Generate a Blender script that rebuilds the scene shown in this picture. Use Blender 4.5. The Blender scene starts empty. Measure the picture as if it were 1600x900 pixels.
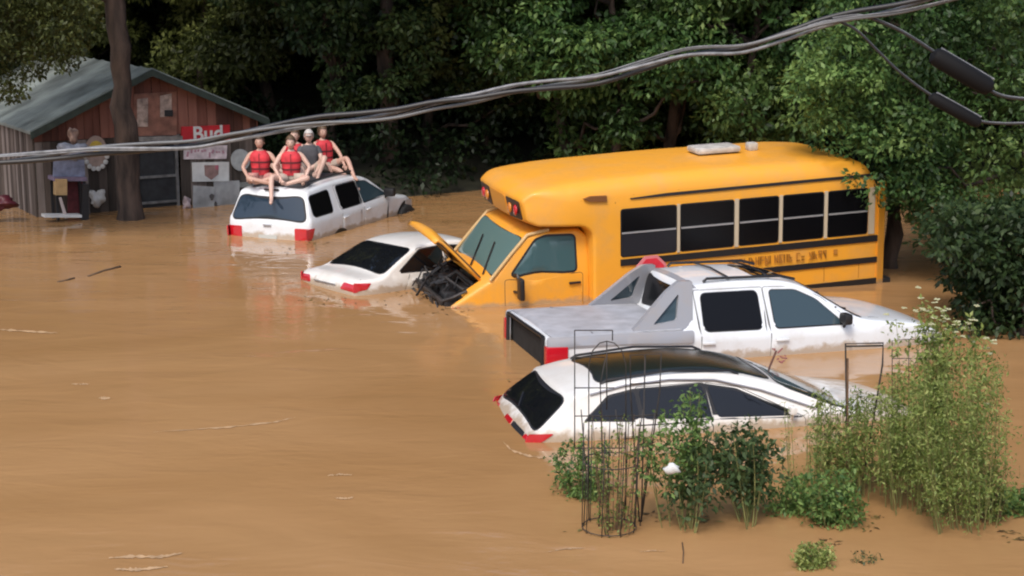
import bpy, bmesh, math, random
import numpy as np
from mathutils import Vector, Matrix
from mathutils.geometry import delaunay_2d_cdt
R_=math.radians; PI=math.pi
SC=bpy.context.scene
COL=SC.collection
# ------------------------------------------------------------------ camera, sky, sun, exposure
CAM_H=4.87; PITCH=11.55; FPX=2500.0
cam=bpy.data.objects.new('camera',bpy.data.cameras.new('camera')); COL.objects.link(cam)
cam.location=(0,0,CAM_H); cam.rotation_euler=(R_(90-PITCH),0,0)
cam.data.sensor_width=36; cam.data.lens=36*FPX/1600; cam.data.clip_end=2000; cam.data.clip_start=.1
SC.camera=cam
SC.render.resolution_x=1024; SC.render.resolution_y=576
SUN_EL=52; SUN_AZ=200       # azimuth the light comes from, degrees clockwise from +Y
world=bpy.data.worlds.new('World'); SC.world=world; world.use_nodes=True
wn=world.node_tree; bg=wn.nodes['Background']
sky=wn.nodes.new('ShaderNodeTexSky'); sky.sky_type='NISHITA'; sky.sun_disc=False
sky.sun_elevation=R_(SUN_EL); sky.sun_rotation=R_(SUN_AZ); sky.dust_density=4.0; sky.air_density=1.0; sky.ozone_density=1.5
wn.links.new(sky.outputs[0],bg.inputs[0]); bg.inputs[1].default_value=.145
sun=bpy.data.objects.new('sun',bpy.data.lights.new('sun','SUN')); COL.objects.link(sun)
sun.data.energy=1.35; sun.data.angle=R_(14); sun.data.color=(1,.95,.88)
_az,_el=R_(SUN_AZ),R_(SUN_EL)
sdir=Vector((math.sin(_az)*math.cos(_el),math.cos(_az)*math.cos(_el),math.sin(_el)))
sun.rotation_euler=sdir.to_track_quat('Z','Y').to_euler(); sun.location=sdir*60
vs=SC.view_settings; vs.view_transform='Standard'; vs.look='None'; vs.exposure=0.48
try: SC.cycles.pixel_filter_type='BLACKMAN_HARRIS'; SC.cycles.filter_width=2.1
except Exception: pass; vs.gamma=1.0
try: vs.use_curve_mapping=False
except Exception: pass
# ------------------------------------------------------------------ measuring helpers
_cp=R_(PITCH)
def ray(px,py):
    a=(px-800)/FPX; b=-(py-450)/FPX
    return Vector((a, math.cos(_cp)+b*math.sin(_cp), -math.sin(_cp)+b*math.cos(_cp)))
def G(px,py,z=0.0):
    r=ray(px,py); return Vector((0,0,CAM_H))+r*((z-CAM_H)/r.z)
def at(px,py,Y):
    r=ray(px,py); return Vector((0,0,CAM_H))+r*(Y/r.y)
# ------------------------------------------------------------------ materials
MATS={}
def mat(name,col,rough=.6,metal=0,coat=0,spec=.5,noise=0,nscale=8,bump=0,bscale=30,trans=0,stretch=(1,1,1)):
    if name in MATS: return MATS[name]
    m=bpy.data.materials.new(name); m.use_nodes=True; nt=m.node_tree; b=nt.nodes['Principled BSDF']
    b.inputs['Base Color'].default_value=(*col,1); b.inputs['Roughness'].default_value=rough
    b.inputs['Metallic'].default_value=metal; b.inputs['Coat Weight'].default_value=coat; b.inputs['Coat Roughness'].default_value=.06
    b.inputs['Specular IOR Level'].default_value=spec
    if noise or bump:
        tc=nt.nodes.new('ShaderNodeTexCoord'); mp=nt.nodes.new('ShaderNodeMapping'); mp.inputs['Scale'].default_value=stretch
        nt.links.new(tc.outputs['Object'],mp.inputs[0])
    if noise:
        n=nt.nodes.new('ShaderNodeTexNoise'); n.inputs['Scale'].default_value=nscale; n.inputs['Detail'].default_value=5
        nt.links.new(mp.outputs[0],n.inputs['Vector'])
        r=nt.nodes.new('ShaderNodeValToRGB'); r.color_ramp.elements[0].position=.3; r.color_ramp.elements[1].position=.7
        r.color_ramp.elements[0].color=(*[max(0,c*(1-noise)) for c in col],1); r.color_ramp.elements[1].color=(*[min(1,c*(1+noise)) for c in col],1)
        nt.links.new(n.outputs[0],r.inputs[0]); nt.links.new(r.outputs[0],b.inputs['Base Color'])
    if bump:
        n=nt.nodes.new('ShaderNodeTexNoise'); n.inputs['Scale'].default_value=bscale; n.inputs['Detail'].default_value=4
        nt.links.new(mp.outputs[0],n.inputs['Vector'])
        bp=nt.nodes.new('ShaderNodeBump'); bp.inputs['Strength'].default_value=bump; bp.inputs['Distance'].default_value=.02
        nt.links.new(n.outputs[0],bp.inputs['Height']); nt.links.new(bp.outputs[0],b.inputs['Normal'])
    MATS[name]=m; return m
def paint(name,col,dirt=(.36,.26,.16),rough=.28,top=.20,amount=.8):
    """car paint with mud splashed just above the waterline and faint grime everywhere"""
    if name in MATS: return MATS[name]
    m=mat(name,col,rough,coat=.6); nt=m.node_tree; b=nt.nodes['Principled BSDF']
    ge=nt.nodes.new('ShaderNodeNewGeometry'); sp=nt.nodes.new('ShaderNodeSeparateXYZ'); nt.links.new(ge.outputs['Position'],sp.inputs[0])
    n=nt.nodes.new('ShaderNodeTexNoise'); n.inputs['Scale'].default_value=5; n.inputs['Detail'].default_value=8; n.inputs['Roughness'].default_value=.65
    nt.links.new(ge.outputs['Position'],n.inputs['Vector'])
    ad=nt.nodes.new('ShaderNodeMath'); ad.operation='MULTIPLY_ADD'; nt.links.new(n.outputs[0],ad.inputs[0]); ad.inputs[1].default_value=-top*1.6; nt.links.new(sp.outputs[2],ad.inputs[2])
    mr=nt.nodes.new('ShaderNodeMapRange'); nt.links.new(ad.outputs[0],mr.inputs[0]); mr.inputs[1].default_value=-.04; mr.inputs[2].default_value=-.11; mr.inputs[3].default_value=0; mr.inputs[4].default_value=amount
    n2=nt.nodes.new('ShaderNodeTexNoise'); n2.inputs['Scale'].default_value=1.7; n2.inputs['Detail'].default_value=9; n2.inputs['Roughness'].default_value=.7
    nt.links.new(ge.outputs['Position'],n2.inputs['Vector'])
    mr2=nt.nodes.new('ShaderNodeMapRange'); nt.links.new(n2.outputs[0],mr2.inputs[0]); mr2.inputs[1].default_value=.45; mr2.inputs[2].default_value=.8; mr2.inputs[3].default_value=0; mr2.inputs[4].default_value=.42
    mx=nt.nodes.new('ShaderNodeMath'); mx.operation='MAXIMUM'; nt.links.new(mr.outputs[0],mx.inputs[0]); nt.links.new(mr2.outputs[0],mx.inputs[1])
    mix=nt.nodes.new('ShaderNodeMix'); mix.data_type='RGBA'; mix.inputs[6].default_value=(*col,1); mix.inputs[7].default_value=(*dirt,1)
    nt.links.new(mx.outputs[0],mix.inputs[0]); nt.links.new(mix.outputs[2],b.inputs['Base Color'])
    ro=nt.nodes.new('ShaderNodeMapRange'); nt.links.new(mx.outputs[0],ro.inputs[0]); ro.inputs[3].default_value=rough; ro.inputs[4].default_value=.75
    nt.links.new(ro.outputs[0],b.inputs['Roughness'])
    return m
def glassmat(name,col,rough=.04):
    m=mat(name,col,rough,spec=.6,coat=0); return m
def leafmat(name,c1,c2,c3,sc=1.2,tr=.35):
    m=bpy.data.materials.new(name); m.use_nodes=True; nt=m.node_tree; b=nt.nodes['Principled BSDF']; out=nt.nodes['Material Output']
    at_=nt.nodes.new('ShaderNodeAttribute'); at_.attribute_name='tone'; at_.attribute_type='GEOMETRY'
    r=nt.nodes.new('ShaderNodeValToRGB'); e=r.color_ramp.elements; e[0].position=0; e[0].color=(*c1,1); e[1].position=1; e[1].color=(*c3,1)
    k=e.new(.5); k.color=(*c2,1)
    nt.links.new(at_.outputs['Fac'],r.inputs[0]); nt.links.new(r.outputs[0],b.inputs['Base Color']); b.inputs['Roughness'].default_value=.5; b.inputs['Specular IOR Level'].default_value=.35
    t=nt.nodes.new('ShaderNodeBsdfTranslucent'); nt.links.new(r.outputs[0],t.inputs[0])
    mx=nt.nodes.new('ShaderNodeMixShader'); mx.inputs[0].default_value=tr
    nt.links.new(b.outputs[0],mx.inputs[1]); nt.links.new(t.outputs[0],mx.inputs[2]); nt.links.new(mx.outputs[0],out.inputs[0])
    MATS[name]=m; return m
WHITE=paint('white_paint',(.72,.76,.80)); WHITE2=paint('warm_white_paint',(.76,.75,.72))
YEL=paint('bus_yellow',(.78,.345,.028),rough=.48,top=.16); YEL.node_tree.nodes['Principled BSDF'].inputs['Coat Weight'].default_value=.12
GREY=paint('grey_cladding',(.27,.28,.31),rough=.5)
BLK=mat('black_trim',(.012,.012,.014),.45); GAP=mat('panel_gap',(.02,.02,.02),.8); RUB=mat('rubber',(.015,.015,.015),.8,bump=.3)
BUSGL=mat('bus_window_black',(.004,.004,.005),.22,spec=.25)
DGL=glassmat('dark_glass',(.006,.007,.009)); BGL=glassmat('blue_grey_glass',(.035,.06,.075)); TGL=glassmat('teal_glass',(.05,.10,.11)); PGL=glassmat('privacy_glass',(.02,.035,.055))
RED=mat('red_lens',(.50,.01,.02),.15,coat=1); REDP=mat('red_paint',(.55,.03,.05),.4,noise=.25,nscale=6); AMB=mat('amber_lens',(.6,.2,.02),.2,coat=1)
CHR=mat('dull_metal',(.5,.5,.52),.35,metal=.8); PLATE=mat('plate_grey',(.45,.47,.45),.5)
ENG=mat('engine_black',(.02,.02,.022),.5,noise=.5,bump=.4); STEEL=mat('worn_steel',(.045,.042,.042),.5,metal=.3,noise=.5)
# ------------------------------------------------------------------ mesh helpers
def link(o,parent=None):
    COL.objects.link(o)
    if parent is not None: o.parent=parent
    return o
def mesh_obj(name,verts,faces,material,parent=None,smooth=False,label=None):
    me=bpy.data.meshes.new(name); me.from_pydata([tuple(v) for v in verts],[],faces); me.update()
    if material: me.materials.append(material)
    if smooth: me.polygons.foreach_set('use_smooth',[True]*len(me.polygons))
    o=bpy.data.objects.new(name,me); link(o,parent)
    if label: o['label']=label
    return o
def bm_obj(name,bm,material,parent=None,smooth=False,label=None,ang=None):
    bmesh.ops.recalc_face_normals(bm,faces=bm.faces)
    me=bpy.data.meshes.new(name); bm.to_mesh(me); bm.free()
    if material: me.materials.append(material)
    if smooth or ang: me.polygons.foreach_set('use_smooth',[True]*len(me.polygons))
    if ang:
        try: me.set_sharp_from_angle(angle=R_(ang))
        except Exception: pass
    o=bpy.data.objects.new(name,me); link(o,parent)
    if label: o['label']=label
    return o
def tag(o,label=None,cat=None,group=None,kind=None):
    if label: o['label']=label
    if cat: o['category']=cat
    if group: o['group']=group
    if kind: o['kind']=kind
    return o
def thing(name,label,cat,loc=(0,0,0),rot=(0,0,0),group=None):
    o=bpy.data.objects.new(name,None); o.empty_display_size=.2; COL.objects.link(o); o.location=loc; o.rotation_euler=rot
    return tag(o,label,cat,group)
def bx(bm,c,s,rot=None,bev=0):
    """box centre c, full size s"""
    M=Matrix.Translation(c)@(rot.to_4x4() if rot else Matrix.Identity(4))@Matrix.Diagonal((*s,1))
    r=bmesh.ops.create_cube(bm,size=1,matrix=M)
    if bev:
        es=list({e for v in r['verts'] for e in v.link_edges}); bmesh.ops.bevel(bm,geom=es,offset=bev,segments=2,affect='EDGES',profile=.6)
def tube(bm,pts,rad,n=8,cap=True):
    pts=[Vector(p) for p in pts]; N=len(pts); rr=rad if hasattr(rad,'__len__') else [rad]*N
    t=(pts[1]-pts[0]).normalized(); u=t.orthogonal().normalized(); rings=[]
    for i,p in enumerate(pts):
        if i==0: t=(pts[1]-pts[0])
        elif i==N-1: t=(pts[-1]-pts[-2])
        else: t=(pts[i+1]-pts[i-1])
        t=t.normalized() if t.length>1e-9 else Vector((0,0,1))
        u=(u-t*u.dot(t)); u=u.normalized() if u.length>1e-6 else t.orthogonal().normalized(); v=t.cross(u)
        rings.append([bm.verts.new(p+(u*math.cos(2*PI*k/n)+v*math.sin(2*PI*k/n))*rr[i]) for k in range(n)])
    for a,b in zip(rings,rings[1:]):
        for k in range(n): bm.faces.new((a[k],a[(k+1)%n],b[(k+1)%n],b[k]))
    if cap:
        bm.faces.new(rings[0][::-1]); bm.faces.new(rings[-1])
def prism(bm,pts,axis,a,b):
    """extrude 2D outline pts (CCW) along axis 'y' from a to b: pts are (x,z); 'x': pts (y,z); 'z': (x,y)"""
    def mk(p,t):
        return {'y':(p[0],t,p[1]),'x':(t,p[0],p[1]),'z':(p[0],p[1],t)}[axis]
    A=[bm.verts.new(mk(p,a)) for p in pts]; B=[bm.verts.new(mk(p,b)) for p in pts]; n=len(pts)
    bm.faces.new(A); bm.faces.new(B[::-1])
    for i in range(n): bm.faces.new((A[i],B[i],B[(i+1)%n],A[(i+1)%n]))
def ellipsoid(bm,c,r,seg=14,ring=9,rot=None):
    M=Matrix.Translation(c)@(rot.to_4x4() if rot else Matrix.Identity(4))@Matrix.Diagonal((*r,1))
    bmesh.ops.create_uvsphere(bm,u_segments=seg,v_segments=ring,radius=1,matrix=M)
def round_poly(pts,rad,n=4):
    out=[]; N=len(pts)
    for i in range(N):
        p=Vector(pts[i]); a=Vector(pts[i-1]); b=Vector(pts[(i+1)%N]); r=rad[i] if hasattr(rad,'__len__') else rad
        da=min(r,(a-p).length*.45); db=min(r,(b-p).length*.45)
        p0=p+(a-p).normalized()*da; p1=p+(b-p).normalized()*db
        for k in range(n+1):
            t=k/n; q=p0*(1-t)**2+p*2*t*(1-t)+p1*t*t; out.append((q.x,q.y))
    return out
def grow(pts,d):
    """offset a polygon outward by d (any winding)"""
    area=sum(pts[i-1][0]*pts[i][1]-pts[i][0]*pts[i-1][1] for i in range(len(pts)))
    sg=1 if area>0 else -1; out=[]; N=len(pts)
    for i in range(N):
        a=Vector(pts[i-1]); p=Vector(pts[i]); b=Vector(pts[(i+1)%N])
        d1=(p-a); d2=(b-p)
        d1=d1.normalized() if d1.length>1e-9 else d2.normalized(); d2=d2.normalized() if d2.length>1e-9 else d1
        n=Vector((d1.y+d2.y,-(d1.x+d2.x)))
        n=n.normalized() if n.length>1e-6 else Vector((d1.y,-d1.x))
        k=max(.5,n.dot(Vector((d1.y,-d1.x)))); out.append(tuple(p+n*(sg*d/k)))
    return out
def inside(p,poly):
    c=False; n=len(poly); x,y=p
    for i in range(n):
        x1,y1=poly[i]; x2,y2=poly[i-1]
        if (y1>y)!=(y2>y) and x<(x2-x1)*(y-y1)/(y2-y1)+x1: c=not c
    return c
def fill(poly,g,holes=()):
    """triangulated polygon with interior grid points -> verts2d, tris, boundary count"""
    n=len(poly); V=[Vector(p) for p in poly]; F=[list(range(n))]
    for h in holes:
        s=len(V); V+= [Vector(p) for p in h]; F.append(list(range(s,s+len(h))))
    xs=[p[0] for p in poly]; ys=[p[1] for p in poly]
    x=min(xs)+g*.5
    while x<max(xs):
        y=min(ys)+g*.5
        while y<max(ys):
            if inside((x,y),poly) and not any(inside((x,y),h) for h in holes): V.append(Vector((x,y)))
            y+=g
        x+=g
    v,e,f,ov,oe,of=delaunay_2d_cdt(V,[],F,1,1e-6)
    F2=[]
    for t in f:
        c=sum((v[i] for i in t),Vector((0,0)))/len(t)
        if any(inside((c.x,c.y),h) for h in holes): continue
        F2.append(list(t))
    return v,F2
class Body:
    """vehicle shell: a top sheet swept along the side profile, with rounded corners, plus two side sheets"""
    def __init__(s,ctrl,w,r=.06,crown=.04):
        pts=[]
        C=[(c[0],c[1]) for c in ctrl]; rad=[c[2] if len(c)>2 else .08 for c in ctrl]
        for i,(x,z) in enumerate(C):
            p=Vector((x,z))
            if i in (0,len(C)-1): pts.append(p); continue
            a=Vector(C[i-1]); b=Vector(C[i+1]); da=min(rad[i],(a-p).length*.48); db=min(rad[i],(b-p).length*.48)
            p0=p+(a-p).normalized()*da; p1=p+(b-p).normalized()*db
            for k in range(7):
                t=k/6; pts.append(p0*(1-t)**2+p*2*t*(1-t)+p1*t*t)
        L=[0]
        for a,b in zip(pts,pts[1:]): L.append(L[-1]+(b-a).length)
        n=int(L[-1]/.035); s.S=np.linspace(0,L[-1],n); s.X=np.interp(s.S,L,[p.x for p in pts]); s.Z=np.interp(s.S,L,[p.y for p in pts])
        dx=np.gradient(s.X); dz=np.gradient(s.Z)
        k=np.ones(5)/5; pad=lambda a:np.convolve(np.pad(a,2,mode='edge'),k,'valid')
        dx=pad(dx); dz=pad(dz); l=np.hypot(dx,dz); s.NX=-dz/l; s.NZ=dx/l
        s.w=w; s.r=r if callable(r) else (lambda x,z:r); s.c=crown if callable(crown) else (lambda x,z:crown)
        s.L=L[-1]
        ins=[s._inset(t) for t in s.S]; s.ins=ins
    def P(s,t): return (float(np.interp(t,s.S,s.X)),float(np.interp(t,s.S,s.Z)),float(np.interp(t,s.S,s.NX)),float(np.interp(t,s.S,s.NZ)))
    def _inset(s,t):
        x,z,nx,nz=s.P(t); d=s.r(x,z)+s.c(x,z); return (x-nx*d,z-nz*d)
    def s_of(s,x,z): return float(s.S[np.argmin((s.X-x)**2+(s.Z-z)**2)])
    def top(s,t,y,off=0):
        x,z,nx,nz=s.P(t); xi,zi=s._inset(t); W=s.w(xi,zi); r=s.r(x,z); c=s.c(x,z)
        u=min(abs(y)/W,1); d=c*u*u; k=max(0,(abs(y)-(W-r))/r) if r>1e-6 else 0; k=min(1,k); d+=r*(1-math.sqrt(max(0,1-k*k)))
        yy=math.copysign(min(abs(y),W),y)
        return Vector((x-nx*(d-off),yy,z-nz*(d-off)))
    def side(s,x,z,sg,off=0):
        w=s.w(x,z); e=.01
        n=Vector((-(s.w(x+e,z)-s.w(x-e,z))/(2*e),1,-(s.w(x,z+e)-s.w(x,z-e))/(2*e))).normalized()
        p=Vector((x,w,z))+n*off
        return Vector((p.x,sg*p.y,p.z))
    def build(s,name,material,parent,skip=None,ny=18,g=.09,side_holes=(),label=None):
        verts=[];faces=[]; idx={}
        sa=[i for i in range(len(s.S))]
        us=np.sin(np.linspace(-PI/2,PI/2,ny+1)); us=np.sign(us)*np.abs(us)
        for i in sa:
            xi,zi=s.ins[i]; W=s.w(xi,zi)
            r=s.r(s.X[i],s.Z[i]); fl=max(.2,1-r/W)
            vv=[-W+ (W*(1-fl))*(1-math.cos(a)) for a in np.linspace(0,PI/2,5)]
            mid=list(np.linspace(-W*fl,W*fl,ny-7)[1:-1]); ys=vv+mid+[-a for a in vv[::-1]]
            row=[]
            for y in ys: verts.append(s.top(s.S[i],y)); row.append(len(verts)-1)
            idx[i]=(row,ys)
        for i in sa[:-1]:
            a,ya=idx[i]; b,_=idx[i+1]
            for k in range(len(a)-1):
                if skip and skip(s.X[i],s.Z[i],(ya[k]+ya[k+1])/2): continue
                faces.append((a[k],a[k+1],b[k+1],b[k]))
        poly=[(float(p[0]),float(p[1])) for p in s.ins]
        # bottom run
        x0,z0=poly[0]; x1,z1=poly[-1]
        nb=int(abs(x1-x0)/.12); poly2=poly+[(x1+(x0-x1)*k/nb,z1+(z0-z1)*k/nb) for k in range(1,nb)]
        v,f=fill(poly2,g,side_holes)
        for sg in (-1,1):
            b0=len(verts)
            verts+= [s.side(p.x,p.y,sg) for p in v]
            faces+= [tuple(b0+q for q in (t if sg<0 else t[::-1])) for t in f]
        bm=bmesh.new(); vs_=[bm.verts.new(p) for p in verts]
        for t in faces:
            try: bm.faces.new([vs_[q] for q in t])
            except Exception: pass
        bmesh.ops.remove_doubles(bm,verts=bm.verts,dist=.004)
        return bm_obj(name,bm,material,parent,ang=42,label=label)
    def _patch(s,name,poly,fn,material,parent,eps,g,holes=(),label=None):
        v,f=fill(poly,g,holes); verts=[fn(p.x,p.y,eps) for p in v]
        ec={}
        for t in f:
            for a,b in zip(t,t[1:]+t[:1]):
                k=(min(a,b),max(a,b)); ec.setdefault(k,[]).append((a,b))
        faces=[tuple(t) for t in f]; low={}
        for k,l in ec.items():
            if len(l)==1:
                a,b=l[0]
                for q in (a,b):
                    if q not in low: low[q]=len(verts); verts.append(fn(v[q].x,v[q].y,-.012))
                faces.append((b,a,low[a],low[b]))
        bm=bmesh.new(); vs_=[bm.verts.new(p) for p in verts]
        for t in faces:
            try: bm.faces.new([vs_[q] for q in t])
            except Exception: pass
        return bm_obj(name,bm,material,parent,ang=45,label=label)
    def on_side(s,name,poly,sg,material,parent,eps=.006,g=.08,holes=(),label=None):
        return s._patch(name,poly,lambda x,z,o:s.side(x,z,sg,o),material,parent,eps,g,holes,label)
    def on_top(s,name,poly,material,parent,eps=.006,g=.08,holes=(),label=None):
        return s._patch(name,poly,lambda t,y,o:s.top(t,y,o),material,parent,eps,g,holes,label)
    def yw(s,t,m=.05):
        xi,zi=s._inset(t); return s.w(xi,zi)-m
def wfun(W,belt,shoulder=.04,tumble=.35,xr=.5,ar=.08,xf=4.0,xe=4.6,af=.15,low=.0):
    def w(x,z):
        h=z-belt; t=max(0,min(1,(h+.06)/.12)); t=t*t*(3-2*t)
        k=W-.03*max(0,-h)**2*4-t*shoulder-max(0,h)*tumble
        if x<xr: k*=1-ar*((xr-x)/xr)**2
        if x>xf: k*=1-af*min(1.3,(x-xf)/(xe-xf))**2
        return max(k,.2)
    return w
def both(fn):
    for sg in (-1,1): fn(sg)
def window(B,poly,sg,parent,glass=DGL,trim=.025,rad=.04,name='side_window'):
    p=round_poly(poly,rad); o=B.on_side(name,grow(p,trim),sg,BLK,parent,.005)
    B.on_side('pane',p,sg,glass,o,.010); o.name=name
    return o
def topwin(B,x0,x1,m0,m1,parent,name,glass,trim=.03,rad=.06,bulge=0):
    """windscreen style opening between profile points x0=(x,z), x1=(x,z); m = margin to the side"""
    a=B.s_of(*x0); b=B.s_of(*x1); wa=B.yw(a,m0); wb=B.yw(b,m1); s0,s1=min(a,b),max(a,b)
    if a>b: wa,wb=wb,wa
    pl=round_poly([(s0,-wa),(s1,-wb),(s1,wb),(s0,wa)],rad)
    o=B.on_top(name,grow(pl,trim),BLK,parent,.005); B.on_top('pane',pl,glass,o,.010)
    return o
def door(B,poly,sg,parent,m,handle=None,rad=.03,label=None):
    p=round_poly(poly,rad); B.on_side('door_seam',grow(p,.007),sg,GAP,parent,.0015)
    d=B.on_side('door',p,sg,m,parent,.0035,label=label)
    if handle:
        bm=bmesh.new(); c=B.side(handle[0],handle[1],sg,.025); bx(bm,c,(.17,.028,.032),bev=.01); bm_obj('door_handle',bm,m if handle[2:]==() else handle[2],d,ang=40)
    return d
def mirror(B,x,z,sg,parent,m,s=1.0):
    bm=bmesh.new(); c=B.side(x,z,sg,.14*s); bx(bm,c,(.12*s,.2*s,.15*s),bev=.04*s); tube(bm,[B.side(x+.02,z-.06,sg,-.02),c-Vector((0,0,.03))],.02,6)
    o=bm_obj('mirror',bm,m,parent,ang=40)
    return o
def wheel(parent,x,y,z,r=.36,wd=.22,sg=-1):
    w=bpy.data.objects.new('wheel',None); COL.objects.link(w); w.parent=parent; w.location=(x,y,z)
    bm=bmesh.new(); n=28
    prof=[(r*.62,-.5),(r*.9,-.5),(r*.98,-.42),(r,-.25),(r,.25),(r*.98,.42),(r*.9,.5),(r*.62,.5)]
    rings=[[bm.verts.new((a*math.cos(2*PI*k/n),b*wd,a*math.sin(2*PI*k/n))) for k in range(n)] for a,b in prof]
    for A,B_ in zip(rings,rings[1:]+rings[:1]):
        for k in range(n): bm.faces.new((A[k],A[(k+1)%n],B_[(k+1)%n],B_[k]))
    bm_obj('tyre',bm,RUB,w,ang=50)
    bm=bmesh.new(); prism(bm,[(r*.63*math.cos(2*PI*k/24),r*.63*math.sin(2*PI*k/24)) for k in range(24)],'y',-wd*.35,wd*.35)
    for k in range(5): 
        a=2*PI*k/5; bx(bm,(r*.33*math.cos(a),sg*wd*.4,r*.33*math.sin(a)),(r*.6,.03,.07),Matrix.Rotation(-a,3,'Y'))
    bm_obj('rim',bm,CHR,w,ang=40)
    return w
def pose(root,t,a):
    root.location=t; root.rotation_mode='XYZ'
    M=Matrix.Rotation(R_(a[0]),4,'Z')@Matrix.Rotation(R_(a[1]),4,'Y')@Matrix.Rotation(R_(a[2]),4,'X')
    root.rotation_euler=M.to_euler('XYZ'); bpy.context.view_layer.update()
    return Matrix.Translation(t)@M
#==PART2==
# ------------------------------------------------------------------ water and land
def water():
    m=bpy.data.materials.new('muddy_water'); m.use_nodes=True; nt=m.node_tree; b=nt.nodes['Principled BSDF']
    tc=nt.nodes.new('ShaderNodeNewGeometry')
    mp=nt.nodes.new('ShaderNodeMapping'); mp.inputs['Scale'].default_value=(.35,.6,1); nt.links.new(tc.outputs['Position'],mp.inputs[0])
    n=nt.nodes.new('ShaderNodeTexNoise'); n.inputs['Scale'].default_value=.55; n.inputs['Detail'].default_value=5; n.inputs['Distortion'].default_value=1.2; nt.links.new(mp.outputs[0],n.inputs['Vector'])
    r=nt.nodes.new('ShaderNodeValToRGB'); e=r.color_ramp.elements; e[0].position=.3; e[0].color=(.325,.177,.072,1); e[1].position=.72; e[1].color=(.405,.232,.104,1)
    nt.links.new(n.outputs[0],r.inputs[0]); nt.links.new(r.outputs[0],b.inputs['Base Color'])
    b.inputs['Roughness'].default_value=.06; b.inputs['IOR'].default_value=1.33; b.inputs['Specular IOR Level'].default_value=.5
    mp1=nt.nodes.new('ShaderNodeMapping'); mp1.inputs['Scale'].default_value=(.7,1.6,1); mp1.inputs['Rotation'].default_value=(0,0,.25); nt.links.new(tc.outputs['Position'],mp1.inputs[0])
    n1=nt.nodes.new('ShaderNodeTexNoise'); n1.inputs['Scale'].default_value=1.1; n1.inputs['Detail'].default_value=3; n1.inputs['Distortion'].default_value=.6; nt.links.new(mp1.outputs[0],n1.inputs['Vector'])
    n2=nt.nodes.new('ShaderNodeTexNoise'); n2.inputs['Scale'].default_value=7; n2.inputs['Detail'].default_value=3; nt.links.new(mp1.outputs[0],n2.inputs['Vector'])
    n3=nt.nodes.new('ShaderNodeTexNoise'); n3.inputs['Scale'].default_value=.25; n3.inputs['Detail'].default_value=2; nt.links.new(tc.outputs['Position'],n3.inputs['Vector'])
    mk=nt.nodes.new('ShaderNodeMapRange'); nt.links.new(n3.outputs[0],mk.inputs[0]); mk.inputs[1].default_value=.42; mk.inputs[2].default_value=.68; mk.inputs[3].default_value=.1; mk.inputs[4].default_value=1
    ml=nt.nodes.new('ShaderNodeMath'); ml.operation='MULTIPLY'; nt.links.new(n2.outputs[0],ml.inputs[0]); nt.links.new(mk.outputs[0],ml.inputs[1])
    b1=nt.nodes.new('ShaderNodeBump'); b1.inputs['Strength'].default_value=.34; b1.inputs['Distance'].default_value=.05; nt.links.new(n1.outputs[0],b1.inputs['Height'])
    b2=nt.nodes.new('ShaderNodeBump'); b2.inputs['Strength'].default_value=.45; b2.inputs['Distance'].default_value=.014; nt.links.new(ml.outputs[0],b2.inputs['Height']); nt.links.new(b1.outputs[0],b2.inputs['Normal'])
    nt.links.new(b2.outputs[0],b.inputs['Normal'])
    o=mesh_obj('flood_water',[(-300,-60,0),(300,-60,0),(300,300,0),(-300,300,0)],[(0,1,2,3)],m); o['kind']='structure'
water()
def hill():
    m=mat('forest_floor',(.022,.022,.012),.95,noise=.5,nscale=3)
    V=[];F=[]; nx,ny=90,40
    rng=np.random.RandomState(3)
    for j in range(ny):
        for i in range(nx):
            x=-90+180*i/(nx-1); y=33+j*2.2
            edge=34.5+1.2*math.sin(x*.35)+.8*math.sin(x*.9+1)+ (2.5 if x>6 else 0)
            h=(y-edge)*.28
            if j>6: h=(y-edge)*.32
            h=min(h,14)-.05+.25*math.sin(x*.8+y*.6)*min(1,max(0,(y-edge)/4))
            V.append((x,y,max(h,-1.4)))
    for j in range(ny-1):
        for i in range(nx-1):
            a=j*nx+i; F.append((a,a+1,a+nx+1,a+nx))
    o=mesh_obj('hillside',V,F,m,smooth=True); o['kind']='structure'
hill()
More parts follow.
